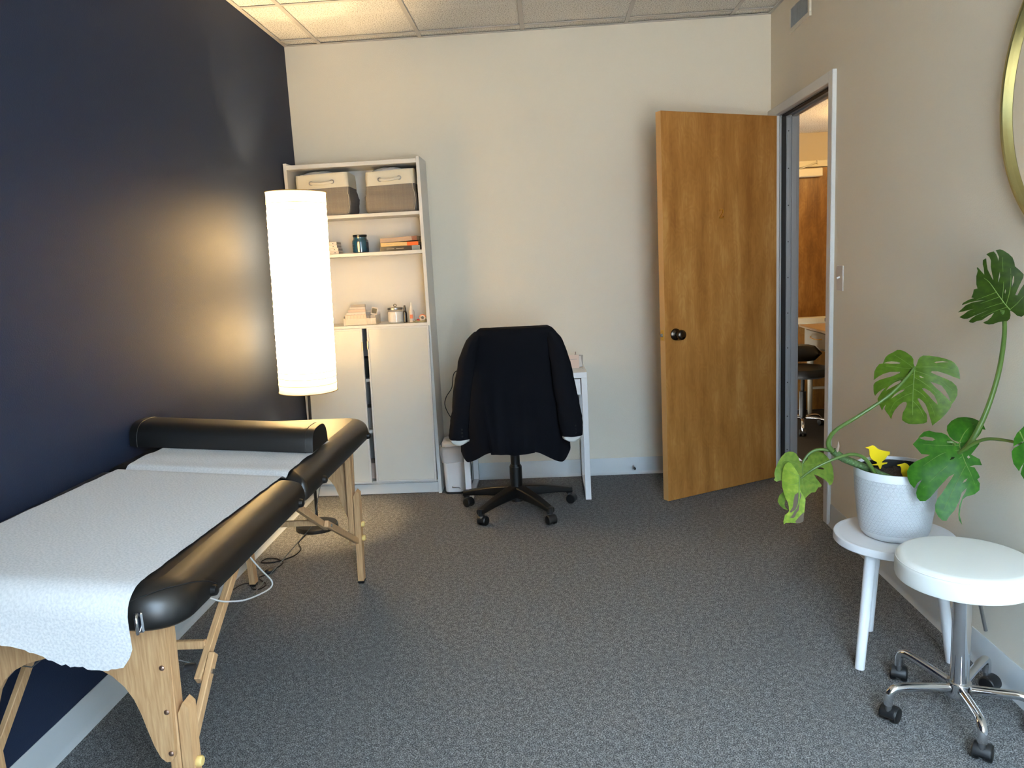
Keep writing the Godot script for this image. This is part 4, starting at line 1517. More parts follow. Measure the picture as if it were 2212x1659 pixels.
func film_heap(called: String, label: String, c: Vector3, hx: float, hy: float, hz: float, sd: int, material: Material) -> void:
	var noise := FastNoiseLite.new()
	noise.seed = sd
	noise.frequency = 10.0
	noise.noise_type = FastNoiseLite.TYPE_CELLULAR
	var st := new_st()
	var rows := []
	for j in 15:
		var b := PI / 2 * j / 14.0
		var ring := PackedVector3Array()
		for i in 40:
			var a := TAU * i / 40
			var e := Vector3(cos(a) * cos(b), sin(b), sin(a) * cos(b))
			var k := 1.0 + noise.get_noise_3dv(e * 0.6) * 0.30
			var p := Vector3(sign(e.x) * pow(abs(e.x), 0.7) * hx, e.y * hy * k, sign(e.z) * pow(abs(e.z), 0.7) * hz)
			ring.append(c + Vector3(p.x * lerp(1.0, k, 0.25), p.y, p.z * lerp(1.0, k, 0.25)))
		rows.append(ring)
	surf(st, rows, true)
	tag(put(called, st, material), label, "plastic bag")

func shelf_things() -> void:
	var st: SurfaceTool
	fabric_bin(Vector3(0.222, 1.7115, 0.142), 0.160, 0.112, 0.240, 4, "grey linen bin with cream band, left of two on the top shelf", 0.03)
	fabric_bin(Vector3(0.622, 1.7115, 0.140), 0.147, 0.112, 0.240, 9, "grey linen bin with cream band, right of two on the top shelf", 0.05)
	film_heap("plastic_bag", "crumpled white plastic bag stuffed in the left fabric bin", Vector3(0.200, 1.932, 0.190), 0.118, 0.048, 0.058, 2, m.bag_film)
	film_heap("plastic_bag", "crumpled clear plastic bag stuffed in the right fabric bin", Vector3(0.615, 1.932, 0.188), 0.112, 0.048, 0.058, 6, m.bag_film)
	# stack of four small boxes
	var y := 1.4872
	var pos := ["bottom of the four", "second from the bottom of the four", "third from the bottom of the four", "topmost of the four"]
	for k in 4:
		var dx: float = [0.004, 0.002, -0.004, -0.005][k]
		var bx0 := thing("card_box", "small white card box, %s stacked on the second shelf" % pos[k], "box", Vector3(0.226 + dx, y, 0.185), "small white boxes stacked on the second shelf")
		box("box_body", Vector3(0.226 + dx, y + 0.009, 0.185), Vector3(0.115, 0.0178, 0.10), m.card_white, bx0, 0.001)
		box("side_label", Vector3(0.226 + dx + 0.0577, y + 0.009, 0.185), Vector3(0.0006, 0.010, 0.094), m.card_grey, bx0, 0.0)
		box("front_mark", Vector3(0.226 + dx + 0.035, y + 0.009, 0.2352), Vector3(0.006, 0.005, 0.0006), m.card_dark, bx0, 0.0)
		box("front_line", Vector3(0.226 + dx - 0.006, y + 0.008, 0.2352), Vector3(0.040, 0.002, 0.0006), m.card_grey, bx0, 0.0)
		y += 0.0182
	# blue jar
	var jc := Vector3(0.410, 1.4872, 0.185)
	var j := thing("blue_jar", "deep blue glass jar with dark lid on the second shelf", "jar", jc)
	st = new_st()
	lathe(st, [Vector2(0, 0), Vector2(0.043, 0), Vector2(0.048, 0.005), Vector2(0.049, 0.060), Vector2(0.048, 0.072), Vector2(0.042, 0.080), Vector2(0.040, 0.084), Vector2(0.040, 0.092), Vector2(0, 0.092)], 40, Transform3D(Basis.IDENTITY, jc))
	put("jar_body", st, m.blue_glass, j)
	st = new_st()
	lathe(st, [Vector2(0, 0.0925), Vector2(0.040, 0.0925), Vector2(0.0415, 0.096), Vector2(0.043, 0.103), Vector2(0.041, 0.107), Vector2(0.012, 0.108), Vector2(0, 0.108)], 40, Transform3D(Basis.IDENTITY, jc))
	put("lid", st, m.blue_lid, j)
	# books lying on their sides
	book("black book with a slate grey end at the bottom of the pile", Vector3(0.536, 1.4872, 0.085), 0.240, 0.028, 0.155, m.book_black, m.book_slate, 0.192, 0.0)
	book("cream paperback with an orange spine end in the middle of the pile", Vector3(0.543, 1.5156, 0.09), 0.226, 0.022, 0.15, m.book_cream, m.book_orange, 0.158, 0.0)
	book("tan cloth book on top of the pile on the second shelf", Vector3(0.541, 1.538, 0.09), 0.222, 0.026, 0.145, m.book_tan, m.book_brown, 0.19, 0.03)
	# clear organiser with cards
	var yc := 1.0586
	var og := thing("organizer", "clear acrylic organiser filled with cards on the middle shelf", "organizer", Vector3(0.385, yc, 0.185))
	var parts := [[Vector3(0.385, yc + 0.002, 0.19), Vector3(0.196, 0.003, 0.14)], [Vector3(0.385, yc + 0.022, 0.2585), Vector3(0.196, 0.038, 0.003)], [Vector3(0.385, yc + 0.037, 0.1215), Vector3(0.196, 0.068, 0.003)], [Vector3(0.2885, yc + 0.030, 0.19), Vector3(0.003, 0.052, 0.134)], [Vector3(0.4815, yc + 0.030, 0.19), Vector3(0.003, 0.052, 0.134)], [Vector3(0.43, yc + 0.030, 0.19), Vector3(0.003, 0.052, 0.134)]]
	for p in parts:
		box("wall", p[0], p[1], m.acrylic, og, 0.0006)
	for k in 5:
		var col: Material = [m.card_pink, m.card_white, m.card_pink, m.card_white, m.card_grey][k]
		var cd := box("card_pack", Vector3(0.36 - 0.001 * k, yc + 0.0035 + 0.030 + 0.007 * k, 0.245 - 0.024 * k), Vector3(0.128 - 0.010 * k, 0.060 + 0.014 * k, 0.016), col, null, 0.002)
		tag(cd, ["pale pink card pack at the front of the clear organiser", "white card pack second in the clear organiser", "pale pink card pack third in the clear organiser", "white card pack fourth in the clear organiser", "tall greyish card pack at the back of the clear organiser"][k], "cards", "cards in the organiser")
		for i in 6:
			box("divider", Vector3(0.36 - 0.05 + 0.02 * i, yc + 0.034 + 0.007 * k, 0.2534 - 0.024 * k), Vector3(0.002, 0.05, 0.0006), m.card_grey, cd, 0.0)
	var pc := thing("photo_card", "small card with dark leaf picture tilted in the organiser", "card", Vector3(0.456, yc + 0.0036, 0.17))
	var tq := Basis(Vector3(0, 0, 1), -0.25)
	box("card", Vector3(0.458, yc + 0.076, 0.17), Vector3(0.040, 0.046, 0.002), m.card_white, pc, 0.0004, tq)
	box("picture", Vector3(0.458, yc + 0.078, 0.1714), Vector3(0.030, 0.030, 0.0006), m.card_dark, pc, 0.0, tq)
	box("holder", Vector3(0.456, yc + 0.028, 0.17), Vector3(0.044, 0.048, 0.03), m.card_white, pc, 0.001)
	# cotton jar
	var gc := Vector3(0.590, yc, 0.185)
	var g := thing("cotton_jar", "clear glass jar of cotton with silver lid on the middle shelf", "jar", gc)
	st = new_st()
	lathe(st, [Vector2(0, 0), Vector2(0.042, 0), Vector2(0.048, 0.006), Vector2(0.049, 0.06), Vector2(0.046, 0.074), Vector2(0.043, 0.080)], 36, Transform3D(Basis.IDENTITY, gc))
	put("glass", st, m.clear_glass, g)
	st = new_st()
	lathe(st, [Vector2(0, 0.003), Vector2(0.040, 0.003), Vector2(0.0455, 0.009), Vector2(0.0465, 0.055), Vector2(0.043, 0.068), Vector2(0.02, 0.072), Vector2(0, 0.070)], 30, Transform3D(Basis.IDENTITY, gc))
	put("cotton", st, m.cotton, g)
	st = new_st()
	lathe(st, [Vector2(0, 0.080), Vector2(0.046, 0.080), Vector2(0.047, 0.082), Vector2(0.047, 0.090), Vector2(0.044, 0.093), Vector2(0.008, 0.095), Vector2(0.004, 0.098), Vector2(0, 0.098)], 36, Transform3D(Basis.IDENTITY, gc))
	var lid := put("lid", st, m.steel, g)
	st = new_st()
	var lp := []
	for i in 18:
		var a := TAU * i / 18
		lp.append(gc + Vector3(cos(a) * 0.008, 0.105 + sin(a) * 0.008, 0))
	tube(st, lp, 0.002, 6, false, true)
	put("ring_handle", st, m.bronze, lid)
	# bottles
	var bc := Vector3(0.6505, yc, 0.200)
	var bb := thing("spray_bottle", "slim black spray bottle beside the cotton jar", "bottle", bc)
	st = new_st()
	lathe(st, [Vector2(0, 0), Vector2(0.0115, 0), Vector2(0.0125, 0.002), Vector2(0.0125, 0.055), Vector2(0.010, 0.066), Vector2(0.007, 0.070), Vector2(0, 0.070)], 24, Transform3D(Basis.IDENTITY, bc))
	put("bottle_body", st, m.bottle_black, bb)
	st = new_st()
	lathe(st, [Vector2(0, 0.070), Vector2(0.0085, 0.070), Vector2(0.0085, 0.088), Vector2(0.006, 0.092), Vector2(0.006, 0.103), Vector2(0, 0.104)], 20, Transform3D(Basis.IDENTITY, bc))
	put("sprayer", st, m.plastic_dark, bb)
	var wc := Vector3(0.689, yc, 0.185)
	var wb := thing("dropper_bottle", "white pointed bottle with orange label beside the black spray bottle", "bottle", wc)
	st = new_st()
	lathe(st, [Vector2(0, 0), Vector2(0.017, 0), Vector2(0.018, 0.003), Vector2(0.018, 0.060), Vector2(0.014, 0.070), Vector2(0.012, 0.074), Vector2(0, 0.074)], 24, Transform3D(Basis.IDENTITY, wc))
	put("bottle_body", st, m.card_white, wb)
	st = new_st()
	lathe(st, [Vector2(0, 0.074), Vector2(0.011, 0.074), Vector2(0.010, 0.084), Vector2(0.005, 0.100), Vector2(0.003, 0.118), Vector2(0, 0.119)], 20, Transform3D(Basis.IDENTITY, wc))
	put("nozzle", st, m.cotton, wb)
	st = new_st()
	var lr := []
	for yy in [0.022, 0.046]:
		var line := PackedVector3Array()
		for i in 9:
			var a := PI / 2 - 0.55 + 1.1 * i / 8.0
			line.append(wc + Vector3(cos(a) * 0.0184, yy, sin(a) * 0.0184))
		lr.append(line)
	surf(st, lr, false, Vector3(0, 0, 1))
	put("label_print", st, m.label_orange, wb)
	# tray with small things
	var tc := Vector3(0.742, yc, 0.20)
	var ty := thing("tray", "small tan tray at the right end of the middle shelf", "tray", tc)
	st = new_st()
	var rows := []
	for e in [[0.030, 0.0], [0.038, 0.010], [0.0365, 0.010], [0.029, 0.002]]:
		var line := PackedVector3Array()
		for p in rrect(Vector2.ZERO, e[0] + 0.005, e[0], 0.010, 4):
			line.append(tc + Vector3(p.x, e[1], p.y))
		rows.append(line)
	surf(st, rows, true)
	cap(st, rows[0], Vector3.DOWN)
	cap(st, rows[3], Vector3.UP)
	put("dish", st, m.tray_tan, ty)
	var tp := thing("tape_roll", "small pink and white tape roll standing in the tan tray", "tape", Vector3(0.757, yc + 0.003, 0.205))
	st = new_st()
	lp = []
	for i in 24:
		var a := TAU * i / 24
		lp.append(Vector3(0.757 + cos(a) * 0.015, yc + 0.0245 + sin(a) * 0.015, 0.205))
	tube(st, lp, 0.0055, 10, false, true)
	put("roll", st, m.card_white, tp)
	st = new_st()
	lp = []
	for i in 15:
		var a := 0.1 + PI * 0.9 * i / 14.0
		lp.append(Vector3(0.757 + cos(a) * 0.0185, yc + 0.0245 + sin(a) * 0.0185, 0.208))
	tube(st, lp, 0.003, 8)
	put("tape_edge", st, m.label_orange, tp)
	var rb := new_st()
	tube(rb, [Vector3(0.722, yc + 0.016, 0.21), Vector3(0.728, yc + 0.014, 0.21), Vector3(0.736, yc + 0.010, 0.212), Vector3(0.741, yc + 0.0085, 0.213)], [0.001, 0.0055, 0.005, 0.001], 12)
	tag(put("red_clip", rb, m.red), "tiny red clip lying in the tan tray", "clip")
	# what shows through the gap between the cabinet doors
	for e in [[0.41, 0.13, 0.16, m.card_grey, "grey box behind the cabinet doors on the upper inner shelf"], [0.73, 0.12, 0.14, m.card_dark, "dark box behind the cabinet doors on the middle inner shelf"], [0.086, 0.10, 0.20, m.card_pink, "pale pink box behind the cabinet doors at the bottom"]]:
		var ib := box("inner_box", Vector3(0.40, e[0] + e[1] / 2 + 0.0005, 0.13), Vector3(e[2], e[1], 0.12), e[3], null, 0.002)
		tag(ib, e[4], "box", "boxes behind the cabinet doors")

func book(label: String, at: Vector3, ln: float, th: float, dp: float, cover: Material, tail: Material, split: float, tilt: float) -> void:
	var t := thing("book", label, "book", at, "books piled on the second shelf")
	var q := Basis(Vector3(0, 0, 1), tilt)
	var o := at
	box("spine", o + q * Vector3(split / 2, th / 2, dp - 0.001), Vector3(split, th, 0.003), cover, t, 0.001, q)
	box("spine_end", o + q * Vector3((split + ln) / 2, th / 2, dp - 0.001), Vector3(ln - split, th, 0.003), tail, t, 0.001, q)
	box("cover", o + q * Vector3(ln / 2, 0.001, dp / 2 - 0.001), Vector3(ln, 0.002, dp - 0.004), cover, t, 0.0005, q)
	box("cover", o + q * Vector3(ln / 2, th - 0.001, dp / 2 - 0.001), Vector3(ln, 0.002, dp - 0.004), cover, t, 0.0005, q)
	box("pages", o + q * Vector3(ln / 2, th / 2, dp / 2 - 0.002), Vector3(ln - 0.006, th - 0.004, dp - 0.008), m.pages, t, 0.0, q)
	for x in [0.25, 0.55]:
		box("spine_line", o + q * Vector3(split * (x + 0.08), th / 2, dp + 0.0007), Vector3(split * 0.24, th * 0.07, 0.0004), m.card_grey if cover != m.book_black else m.card_white, t, 0.0, q)

# ---------------------------------------------------------------- desk, chair, blazer
func desk() -> void:
	var x0 := 0.990
	var x1 := 1.720
	var z0 := 0.018
	var z1 := 0.510
	var t := thing("desk", "small white desk with a drawer against the back wall", "desk", Vector3(1.355, 0, 0.26))
	box("desk_top", Vector3(1.355, 0.7335, 0.264), Vector3(0.73, 0.033, 0.492), m.lacquer_white, t, 0.002)
	for x in [x0 + 0.0165, x1 - 0.0165]:
		for z in [z1 - 0.017, z0 + 0.017]:
			box("leg", Vector3(x, 0.3585, z), Vector3(0.033, 0.717, 0.034), m.lacquer_white, t, 0.0015)
		box("floor_rail", Vector3(x, 0.010, 0.264), Vector3(0.033, 0.018, 0.42), m.lacquer_white, t, 0.001)
		box("side_rail", Vector3(x, 0.66, 0.264), Vector3(0.030, 0.11, 0.42), m.lacquer_white, t, 0.001)
	box("back_rail", Vector3(1.355, 0.62, z0 + 0.01), Vector3(0.66, 0.19, 0.014), m.lacquer_white, t, 0.001)
	for x in [1.19, 1.52]:
		var d := box("drawer", Vector3(x, 0.667, z1 - 0.012), Vector3(0.322, 0.090, 0.016), m.lacquer_white, t, 0.0015)
		box("drawer_box", Vector3(x, 0.670, 0.28), Vector3(0.30, 0.075, 0.40), m.laminate_white, d, 0.001)
	# papers in a stand at the right end
	var h := thing("paper_stand", "pale folded notes in a small stand on the right end of the desk", "notes", Vector3(1.665, 0.75, 0.33))
	var q := Basis(Vector3(1, 0, 0), -0.22)
	box("stand", Vector3(1.665, 0.7525, 0.32), Vector3(0.085, 0.004, 0.07), m.card_white, h, 0.001)
	box("note", Vector3(1.650, 0.792, 0.345), Vector3(0.070, 0.078, 0.003), m.card_pink, h, 0.0005, q)
	box("note", Vector3(1.668, 0.785, 0.318), Vector3(0.066, 0.064, 0.003), m.card_white, h, 0.0005, Basis(Vector3(0, 0, 1), 0.12) * q)
	box("note", Vector3(1.682, 0.790, 0.302), Vector3(0.052, 0.072, 0.003), m.card_grey, h, 0.0005, Basis(Vector3(0, 0, 1), -0.1) * q)
	box("ruling", Vector3(1.652, 0.805, 0.3441), Vector3(0.040, 0.0025, 0.0006), m.card_grey, h, 0.0, q)
	var st := new_st()
	tube(st, [Vector3(1.664, 0.755, 0.29), Vector3(1.668, 0.842, 0.285)], 0.003, 8)
	put("pin", st, m.book_tan, h)
	# black lead looping down beside the desk
	st = new_st()
	tube(st, curve([Vector3(0.985, 0.735, 0.04), Vector3(0.93, 0.728, 0.04), Vector3(0.900, 0.70, 0.04), Vector3(0.885, 0.62, 0.04), Vector3(0.845, 0.56, 0.04), Vector3(0.835, 0.50, 0.04), Vector3(0.875, 0.415, 0.04), Vector3(0.95, 0.35, 0.035), Vector3(0.975, 0.12, 0.03), Vector3(0.975, 0.012, 0.045)]), 0.0028, 8)
	tag(put("power_lead", st, m.cable_black), "thin black lead looping down from the left end of the white desk", "cable")

func caster(parent: Node, p: Vector3, yaw: float, r := 0.025) -> void:
	var q := Basis(Vector3.UP, yaw)
	var c := p + q * Vector3(0, r + 0.001, r * 0.5)
	var st := new_st()
	# hood
	var rows := []
	for s in [-0.021, -0.019, 0.019, 0.021]:
		var ring := PackedVector3Array()
		var rr := r * (1.06 if abs(s) < 0.02 else 0.96)
		for k in 17:
			var a := deg_to_rad(-25.0 + 215.0 * k / 16.0)
			ring.append(c + q * Vector3(s, sin(a) * rr, cos(a) * rr))
		rows.append(ring)
	surf(st, rows, true)
	cap(st, rows[0], q * Vector3(-1, 0, 0))
	cap(st, rows[3], q * Vector3(1, 0, 0))
	var o := put("caster", st, m.plastic_dark, parent)
	st = new_st()
	tube(st, [p + Vector3(0, r * 1.5, 0), p + Vector3(0, r * 2.6, 0)], 0.0095, 12)
	put("caster_stem", st, m.steel, o)
	for s in [-1.0, 1.0]:
		st = new_st()
		lathe(st, [Vector2(0, -0.009), Vector2(r * 0.9, -0.009), Vector2(r, -0.006), Vector2(r, 0.006), Vector2(r * 0.9, 0.009), Vector2(r * 0.5, 0.0105), Vector2(0, 0.0105)], 24, Transform3D(q * Basis(Vector3(0, -s, 0), Vector3(s, 0, 0), Vector3(0, 0, 1)), c + q * Vector3(s * 0.0155, 0, 0)))
		put("wheel", st, m.plastic_black, o)

func office_chair() -> void:
	var c := Vector3(1.295, 0, 0.645)
	var t := thing("office_chair", "black swivel desk chair on a five-star caster base with a blazer over it", "chair", c)
	var st := new_st()
	# seat cushion
	var rows := []
	for e in [[0.22, 0.395], [0.238, 0.402], [0.243, 0.425], [0.238, 0.452], [0.21, 0.466], [0.12, 0.470]]:
		var ring := PackedVector3Array()
		for p in rrect(Vector2(c.x, c.z - 0.03), e[0], e[0] * 0.98, 0.07 * e[0] / 0.24, 6):
			ring.append(Vector3(p.x, e[1], p.y))
		rows.append(ring)
	surf(st, rows, true)
	cap(st, rows[0], Vector3.DOWN)
	cap(st, rows[5], Vector3.UP)
	put("seat", st, m.plastic_black, t)
	# back cushion
	st = new_st()
	rows = []
	for e in [[0.0, 0.808], [0.012, 0.800], [0.012, 0.852], [0.0, 0.862]]:
		pass
	for e in [[0.018, 0.800], [0.0, 0.808], [-0.004, 0.825], [0.0, 0.845], [0.018, 0.855]]:
		var ring := PackedVector3Array()
		for p in rrect(Vector2(1.325, 0.79), 0.215 - e[0], 0.245 - e[0], 0.07, 6):
			ring.append(Vector3(p.x, p.y, e[1] - 0.10 * pow(p.x - 1.325, 2.0) / 0.05))
		rows.append(ring)
	surf(st, rows, true)
	cap(st, rows[0], Vector3(0, 0, -1))
	cap(st, rows[4], Vector3(0, 0, 1))
	put("backrest", st, m.plastic_black, t)
	st = new_st()
	bar(st, Vector3(1.30, 0.388, 0.66), Vector3(1.315, 0.388, 0.875), 0.075, 0.014, Vector3.RIGHT, 0.004)
	bar(st, Vector3(1.315, 0.384, 0.868), Vector3(1.325, 0.62, 0.872), 0.075, 0.014, Vector3.RIGHT, 0.004)
	put("back_bracket", st, m.plastic_dark, t)
	st = new_st()
	bx(st, Vector3(c.x, 0.382, c.z), Vector3(0.16, 0.026, 0.19), 0.006)
	put("mechanism", st, m.plastic_black, t)
	st = new_st()
	tube(st, [c + Vector3(0, 0.26, 0), c + Vector3(0, 0.375, 0)], 0.026, 20)
	tube(st, [c + Vector3(0, 0.255, 0), c + Vector3(0, 0.268, 0)], [0.034, 0.028], 20)
	tube(st, [c + Vector3(0, 0.055, 0), c + Vector3(0, 0.256, 0)], 0.035, 20)
	put("gas_column", st, m.plastic_black, t)
	for k in 5:
		var a := deg_to_rad(54.0 + 72.0 * k)
		var e := Vector3(cos(a), 0, sin(a))
		var sd := Vector3(-e.z, 0, e.x)
		st = new_st()
		rows = []
		for i in 11:
			var f := i / 10.0
			var cc: Vector3 = c + e * lerp(0.015, 0.325, f) + Vector3(0, 0.112 - 0.034 * f * f, 0)
			var hw: float = lerp(0.034, 0.021, f)
			var hh: float = lerp(0.034, 0.014, f)
			var ring := PackedVector3Array()
			for p in rrect(Vector2.ZERO, hw, hh, 0.010, 3):
				ring.append(cc + sd * p.x + Vector3(0, p.y, 0))
			rows.append(ring)
		surf(st, rows, true)
		cap(st, rows[0], -e)
		cap(st, rows[10], e)
		put("base_arm", st, m.plastic_black, t)
		st = new_st()
		tube(st, [c + e * 0.312 + Vector3(0, 0.058, 0), c + e * 0.312 + Vector3(0, 0.095, 0)], [0.017, 0.019], 16)
		put("caster_socket", st, m.plastic_dark, t)
		caster(t, c + e * 0.312, [0.5, 2.6, 0.9, 2.2, 1.2][k], 0.026)

func strip(st: SurfaceTool, f: Callable, nu: int, nv: int, ref: Vector3) -> void:
	var rows := []
	for j in nv + 1:
		var line := PackedVector3Array()
		for i in nu + 1:
			line.append(f.call(float(i) / nu, float(j) / nv))
		rows.append(line)
	surf(st, rows, false, ref)

func table1(tb: Array, y: float) -> float:
	for k in tb.size() - 1:
		if y <= tb[k][0] and y >= tb[k + 1][0]:
			return lerp(float(tb[k][1]), float(tb[k + 1][1]), (tb[k][0] - y) / (tb[k][0] - tb[k + 1][0]))
	return tb[0][1] if y > tb[0][0] else tb[tb.size() - 1][1]

func jacket() -> void:
	var t := thing("blazer", "dark navy blazer with white cuff linings hung over the desk chair", "blazer", Vector3(1.325, 0.34, 0.9))
	# over the top of the chair back and down the side towards the camera
	var path := func(v: float, hem: float) -> Vector2:
		var p := [Vector2(0.86, 0.770), Vector2(0.98, 0.772), Vector2(1.035, 0.790), Vector2(1.056, 0.830), Vector2(1.048, 0.872), Vector2(1.015, 0.890), Vector2(0.95, 0.900)]
		if v < 0.3:
			var s := v / 0.3 * 6.0
			var i := int(min(5.0, floor(s)))
			return p[i].lerp(p[i + 1], s - i)
		var f := (v - 0.3) / 0.7
		return Vector2(lerp(0.95, hem, f), 0.900 + 0.022 * smoothstep(0.0, 0.7, f))
	var outl := [[1.06, 1.165], [1.045, 1.140], [1.02, 1.118], [0.95, 1.088], [0.80, 1.060], [0.65, 1.040], [0.50, 1.022], [0.40, 1.014], [0.30, 1.022]]
	var outr := [[1.06, 1.500], [1.045, 1.528], [1.02, 1.552], [0.95, 1.578], [0.80, 1.588], [0.65, 1.592], [0.50, 1.598], [0.40, 1.604], [0.30, 1.590]]
	var cl := [[1.06, 1.185], [1.02, 1.160], [0.8, 1.142], [0.6, 1.158], [0.39, 1.184]]
	var cr := [[1.06, 1.480], [1.02, 1.510], [0.9, 1.512], [0.75, 1.470], [0.6, 1.440], [0.39, 1.414]]
	var fold := func(x: float, y: float) -> float:
		var k := smoothstep(0.9, 0.45, y)
		return k * (0.007 * sin(x * 47.0 + 0.8) + 0.004 * sin(x * 91.0 + y * 5.0)) + 0.002 * sin(y * 22.0 + x * 13.0)
	var wrap := func(x: float) -> float:
		return -0.62 * pow(abs(x - 1.325) / 0.27, 3.0) * 0.10
	var st := new_st()
	strip(st, func(u: float, v: float) -> Vector3:
		var p: Vector2 = path.call(v, 0.393 + 0.004 * sin(u * 9.0))
		var x: float = lerp(table1(cl, p.x), table1(cr, p.x), u)
		var e: float = smoothstep(0.0, 0.06, min(u, 1.0 - u))
		return Vector3(x, p.x, p.y + (fold.call(x, p.x) + wrap.call(x)) * smoothstep(0.2, 0.4, v) + 0.010 * smoothstep(0.62, 0.42, p.x) * e), 44, 60, Vector3(0, 0, 1))
	put("back_panel", st, m.wool_navy, t)
	for side in [0, 1]:
		st = new_st()
		strip(st, func(u: float, v: float) -> Vector3:
			# u runs from the centre seam outwards
			var hem: float
			if side == 0:
				hem = 0.402 - 0.062 * smoothstep(0.0, 0.85, u) + 0.055 * pow(max(0.0, (u - 0.80) / 0.20), 2.2)
			else:
				hem = 0.396 - 0.066 * smoothstep(0.0, 0.85, u) + 0.055 * pow(max(0.0, (u - 0.80) / 0.20), 2.2)
			var p: Vector2 = path.call(v, hem)
			var a: float = table1(cl, p.x) + 0.012 if side == 0 else table1(cr, p.x) - 0.012
			var b: float = table1(outl, p.x) if side == 0 else table1(outr, p.x)
			var x: float = lerp(a, b, u)
			return Vector3(x, p.x, p.y - 0.004 + (fold.call(x * 0.8, p.x) * 0.7 + wrap.call(x)) * smoothstep(0.2, 0.4, v) - 0.012 * smoothstep(0.55, 0.42, p.x)), 26, 60, Vector3(0, 0, 1))
		put("side_panel", st, m.wool_navy, t)
	# sleeves
	var sl := [[Vector3(1.150, 1.040, 0.850), 0.020, 0.020], [Vector3(1.122, 1.00, 0.876), 0.036, 0.028], [Vector3(1.102, 0.95, 0.892), 0.041, 0.031], [Vector3(1.082, 0.88, 0.905), 0.045, 0.033], [Vector3(1.058, 0.76, 0.916), 0.046, 0.033], [Vector3(1.040, 0.64, 0.924), 0.047, 0.033], [Vector3(1.028, 0.55, 0.928), 0.050, 0.034], [Vector3(1.025, 0.510, 0.928), 0.053, 0.035], [Vector3(1.026, 0.488, 0.928), 0.050, 0.033]]
	var sr := [[Vector3(1.515, 1.035, 0.850), 0.020, 0.020], [Vector3(1.538, 0.995, 0.874), 0.038, 0.028], [Vector3(1.552, 0.945, 0.888), 0.044, 0.031], [Vector3(1.566, 0.87, 0.902), 0.050, 0.034], [Vector3(1.584, 0.75, 0.914), 0.056, 0.035], [Vector3(1.600, 0.63, 0.922), 0.060, 0.036], [Vector3(1.609, 0.55, 0.927), 0.061, 0.036], [Vector3(1.612, 0.510, 0.928), 0.058, 0.036], [Vector3(1.612, 0.484, 0.928), 0.050, 0.033]]
	var noise := FastNoiseLite.new()
	noise.seed = 14
	noise.frequency = 5.0
	for s in [sl, sr]:
		st = new_st()
		var pts := []
		for e in s:
			pts.append(e[0])
		var rows := []
		for k in s.size() - 1:
			for i in 6:
				var f := i / 6.0
				var c: Vector3 = s[k][0].cubic_interpolate(s[k + 1][0], s[max(k - 1, 0)][0], s[min(k + 2, s.size() - 1)][0], f)
				rows.append(sleeve_ring(c, lerp(float(s[k][1]), float(s[k + 1][1]), f), lerp(float(s[k][2]), float(s[k + 1][2]), f), noise))
		var le: Array = s[s.size() - 1]
		rows.append(sleeve_ring(le[0], le[1], le[2], noise))
		surf(st, rows, true)
		cap(st, rows[0], Vector3.UP)
		var o := put("sleeve", st, m.wool_navy, t)
		st = new_st()
		var cuff := []
		for e in [[0.002, 0.93], [-0.010, 0.97], [-0.020, 0.93], [-0.014, 0.86], [0.004, 0.84]]:
			var ring := sleeve_ring(le[0] + Vector3(0, e[0], 0), le[1] * e[1], le[2] * e[1], noise)
			for i in ring.size():
				ring[i].y += 0.007 * sin(i * 0.52 + 1.0)
			cuff.append(ring)
		surf(st, cuff, true)
		put("cuff_lining", st, m.lining_white, o)
		for k in 3:
			st = new_st()
			lathe(st, [Vector2(0.0055, 0), Vector2(0.005, 0.0025), Vector2(0.002, 0.003), Vector2(0, 0.0025)], 12, Transform3D(Basis(Vector3.RIGHT, Vector3(0, 0, 1), Vector3(0, -1, 0)), le[0] + Vector3(le[1] * 0.35, 0.022 + 0.018 * k, le[2] * 0.98)))
			put("button", st, m.thread, o)

func sleeve_ring(c: Vector3, rx: float, rz: float, noise: FastNoiseLite) -> PackedVector3Array:
	var o := PackedVector3Array()
	for i in 28:
		var a := TAU * i / 28
		var k := 1.0 + noise.get_noise_3d(cos(a) * 0.4, c.y * 1.6, sin(a) * 0.4) * 0.16
		o.append(c + Vector3(cos(a) * rx * k, 0, sin(a) * rz * k))
	return o

# ---------------------------------------------------------------- plant, its table, stool
func leaf(e: Dictionary, blade: Material, bend: float, droop: float, parent: Node) -> void:
	var n: Vector3 = e.n.normalized()
	var u := Vector3.UP.cross(n).normalized()
	var w := n.cross(u)
	var at: Vector3 = e.at
	var f := func(q: Vector2) -> Vector3:
		var z := -bend * q.x * q.x - droop * q.y * q.y + 0.0011 * sin(q.x * 55.0 + q.y * 25.0) + 0.0010 * sin(q.y * 65.0 - q.x * 30.0)
		return at + u * q.x + w * q.y + n * z
	var holes := []
	for h in e.holes:
		holes.append(v2(h))
	var patches := []
	for h in e.patch:
		patches.append(v2(h))
	var out := v2(e.out)
	if Geometry2D.is_polygon_clockwise(out):
		out.reverse()
	var st := new_st()
	fill(st, out, holes + patches, 0.016, f, n)
	var o := put("leaf", st, blade, parent)
	if patches.size() > 0:
		st = new_st()
		fill(st, out, [], 0.016, f, n, patches)
		put("dead_patch", st, m.leaf_dead, o)
	for k in e.rib.size():
		var pts := []
		var line := v2(e.rib[k])
		for i in line.size():
			pts.append(f.call(line[i]))
		var cv := curve(pts, 5)
		var rad := []
		for i in cv.size():
			rad.append(lerp(0.0020 if k == 0 else 0.0008, 0.0003, float(i) / cv.size()))
		st = new_st()
		tube(st, cv, rad, 6)
		put("midrib" if k == 0 else "vein", st, m.leaf_rib, o)

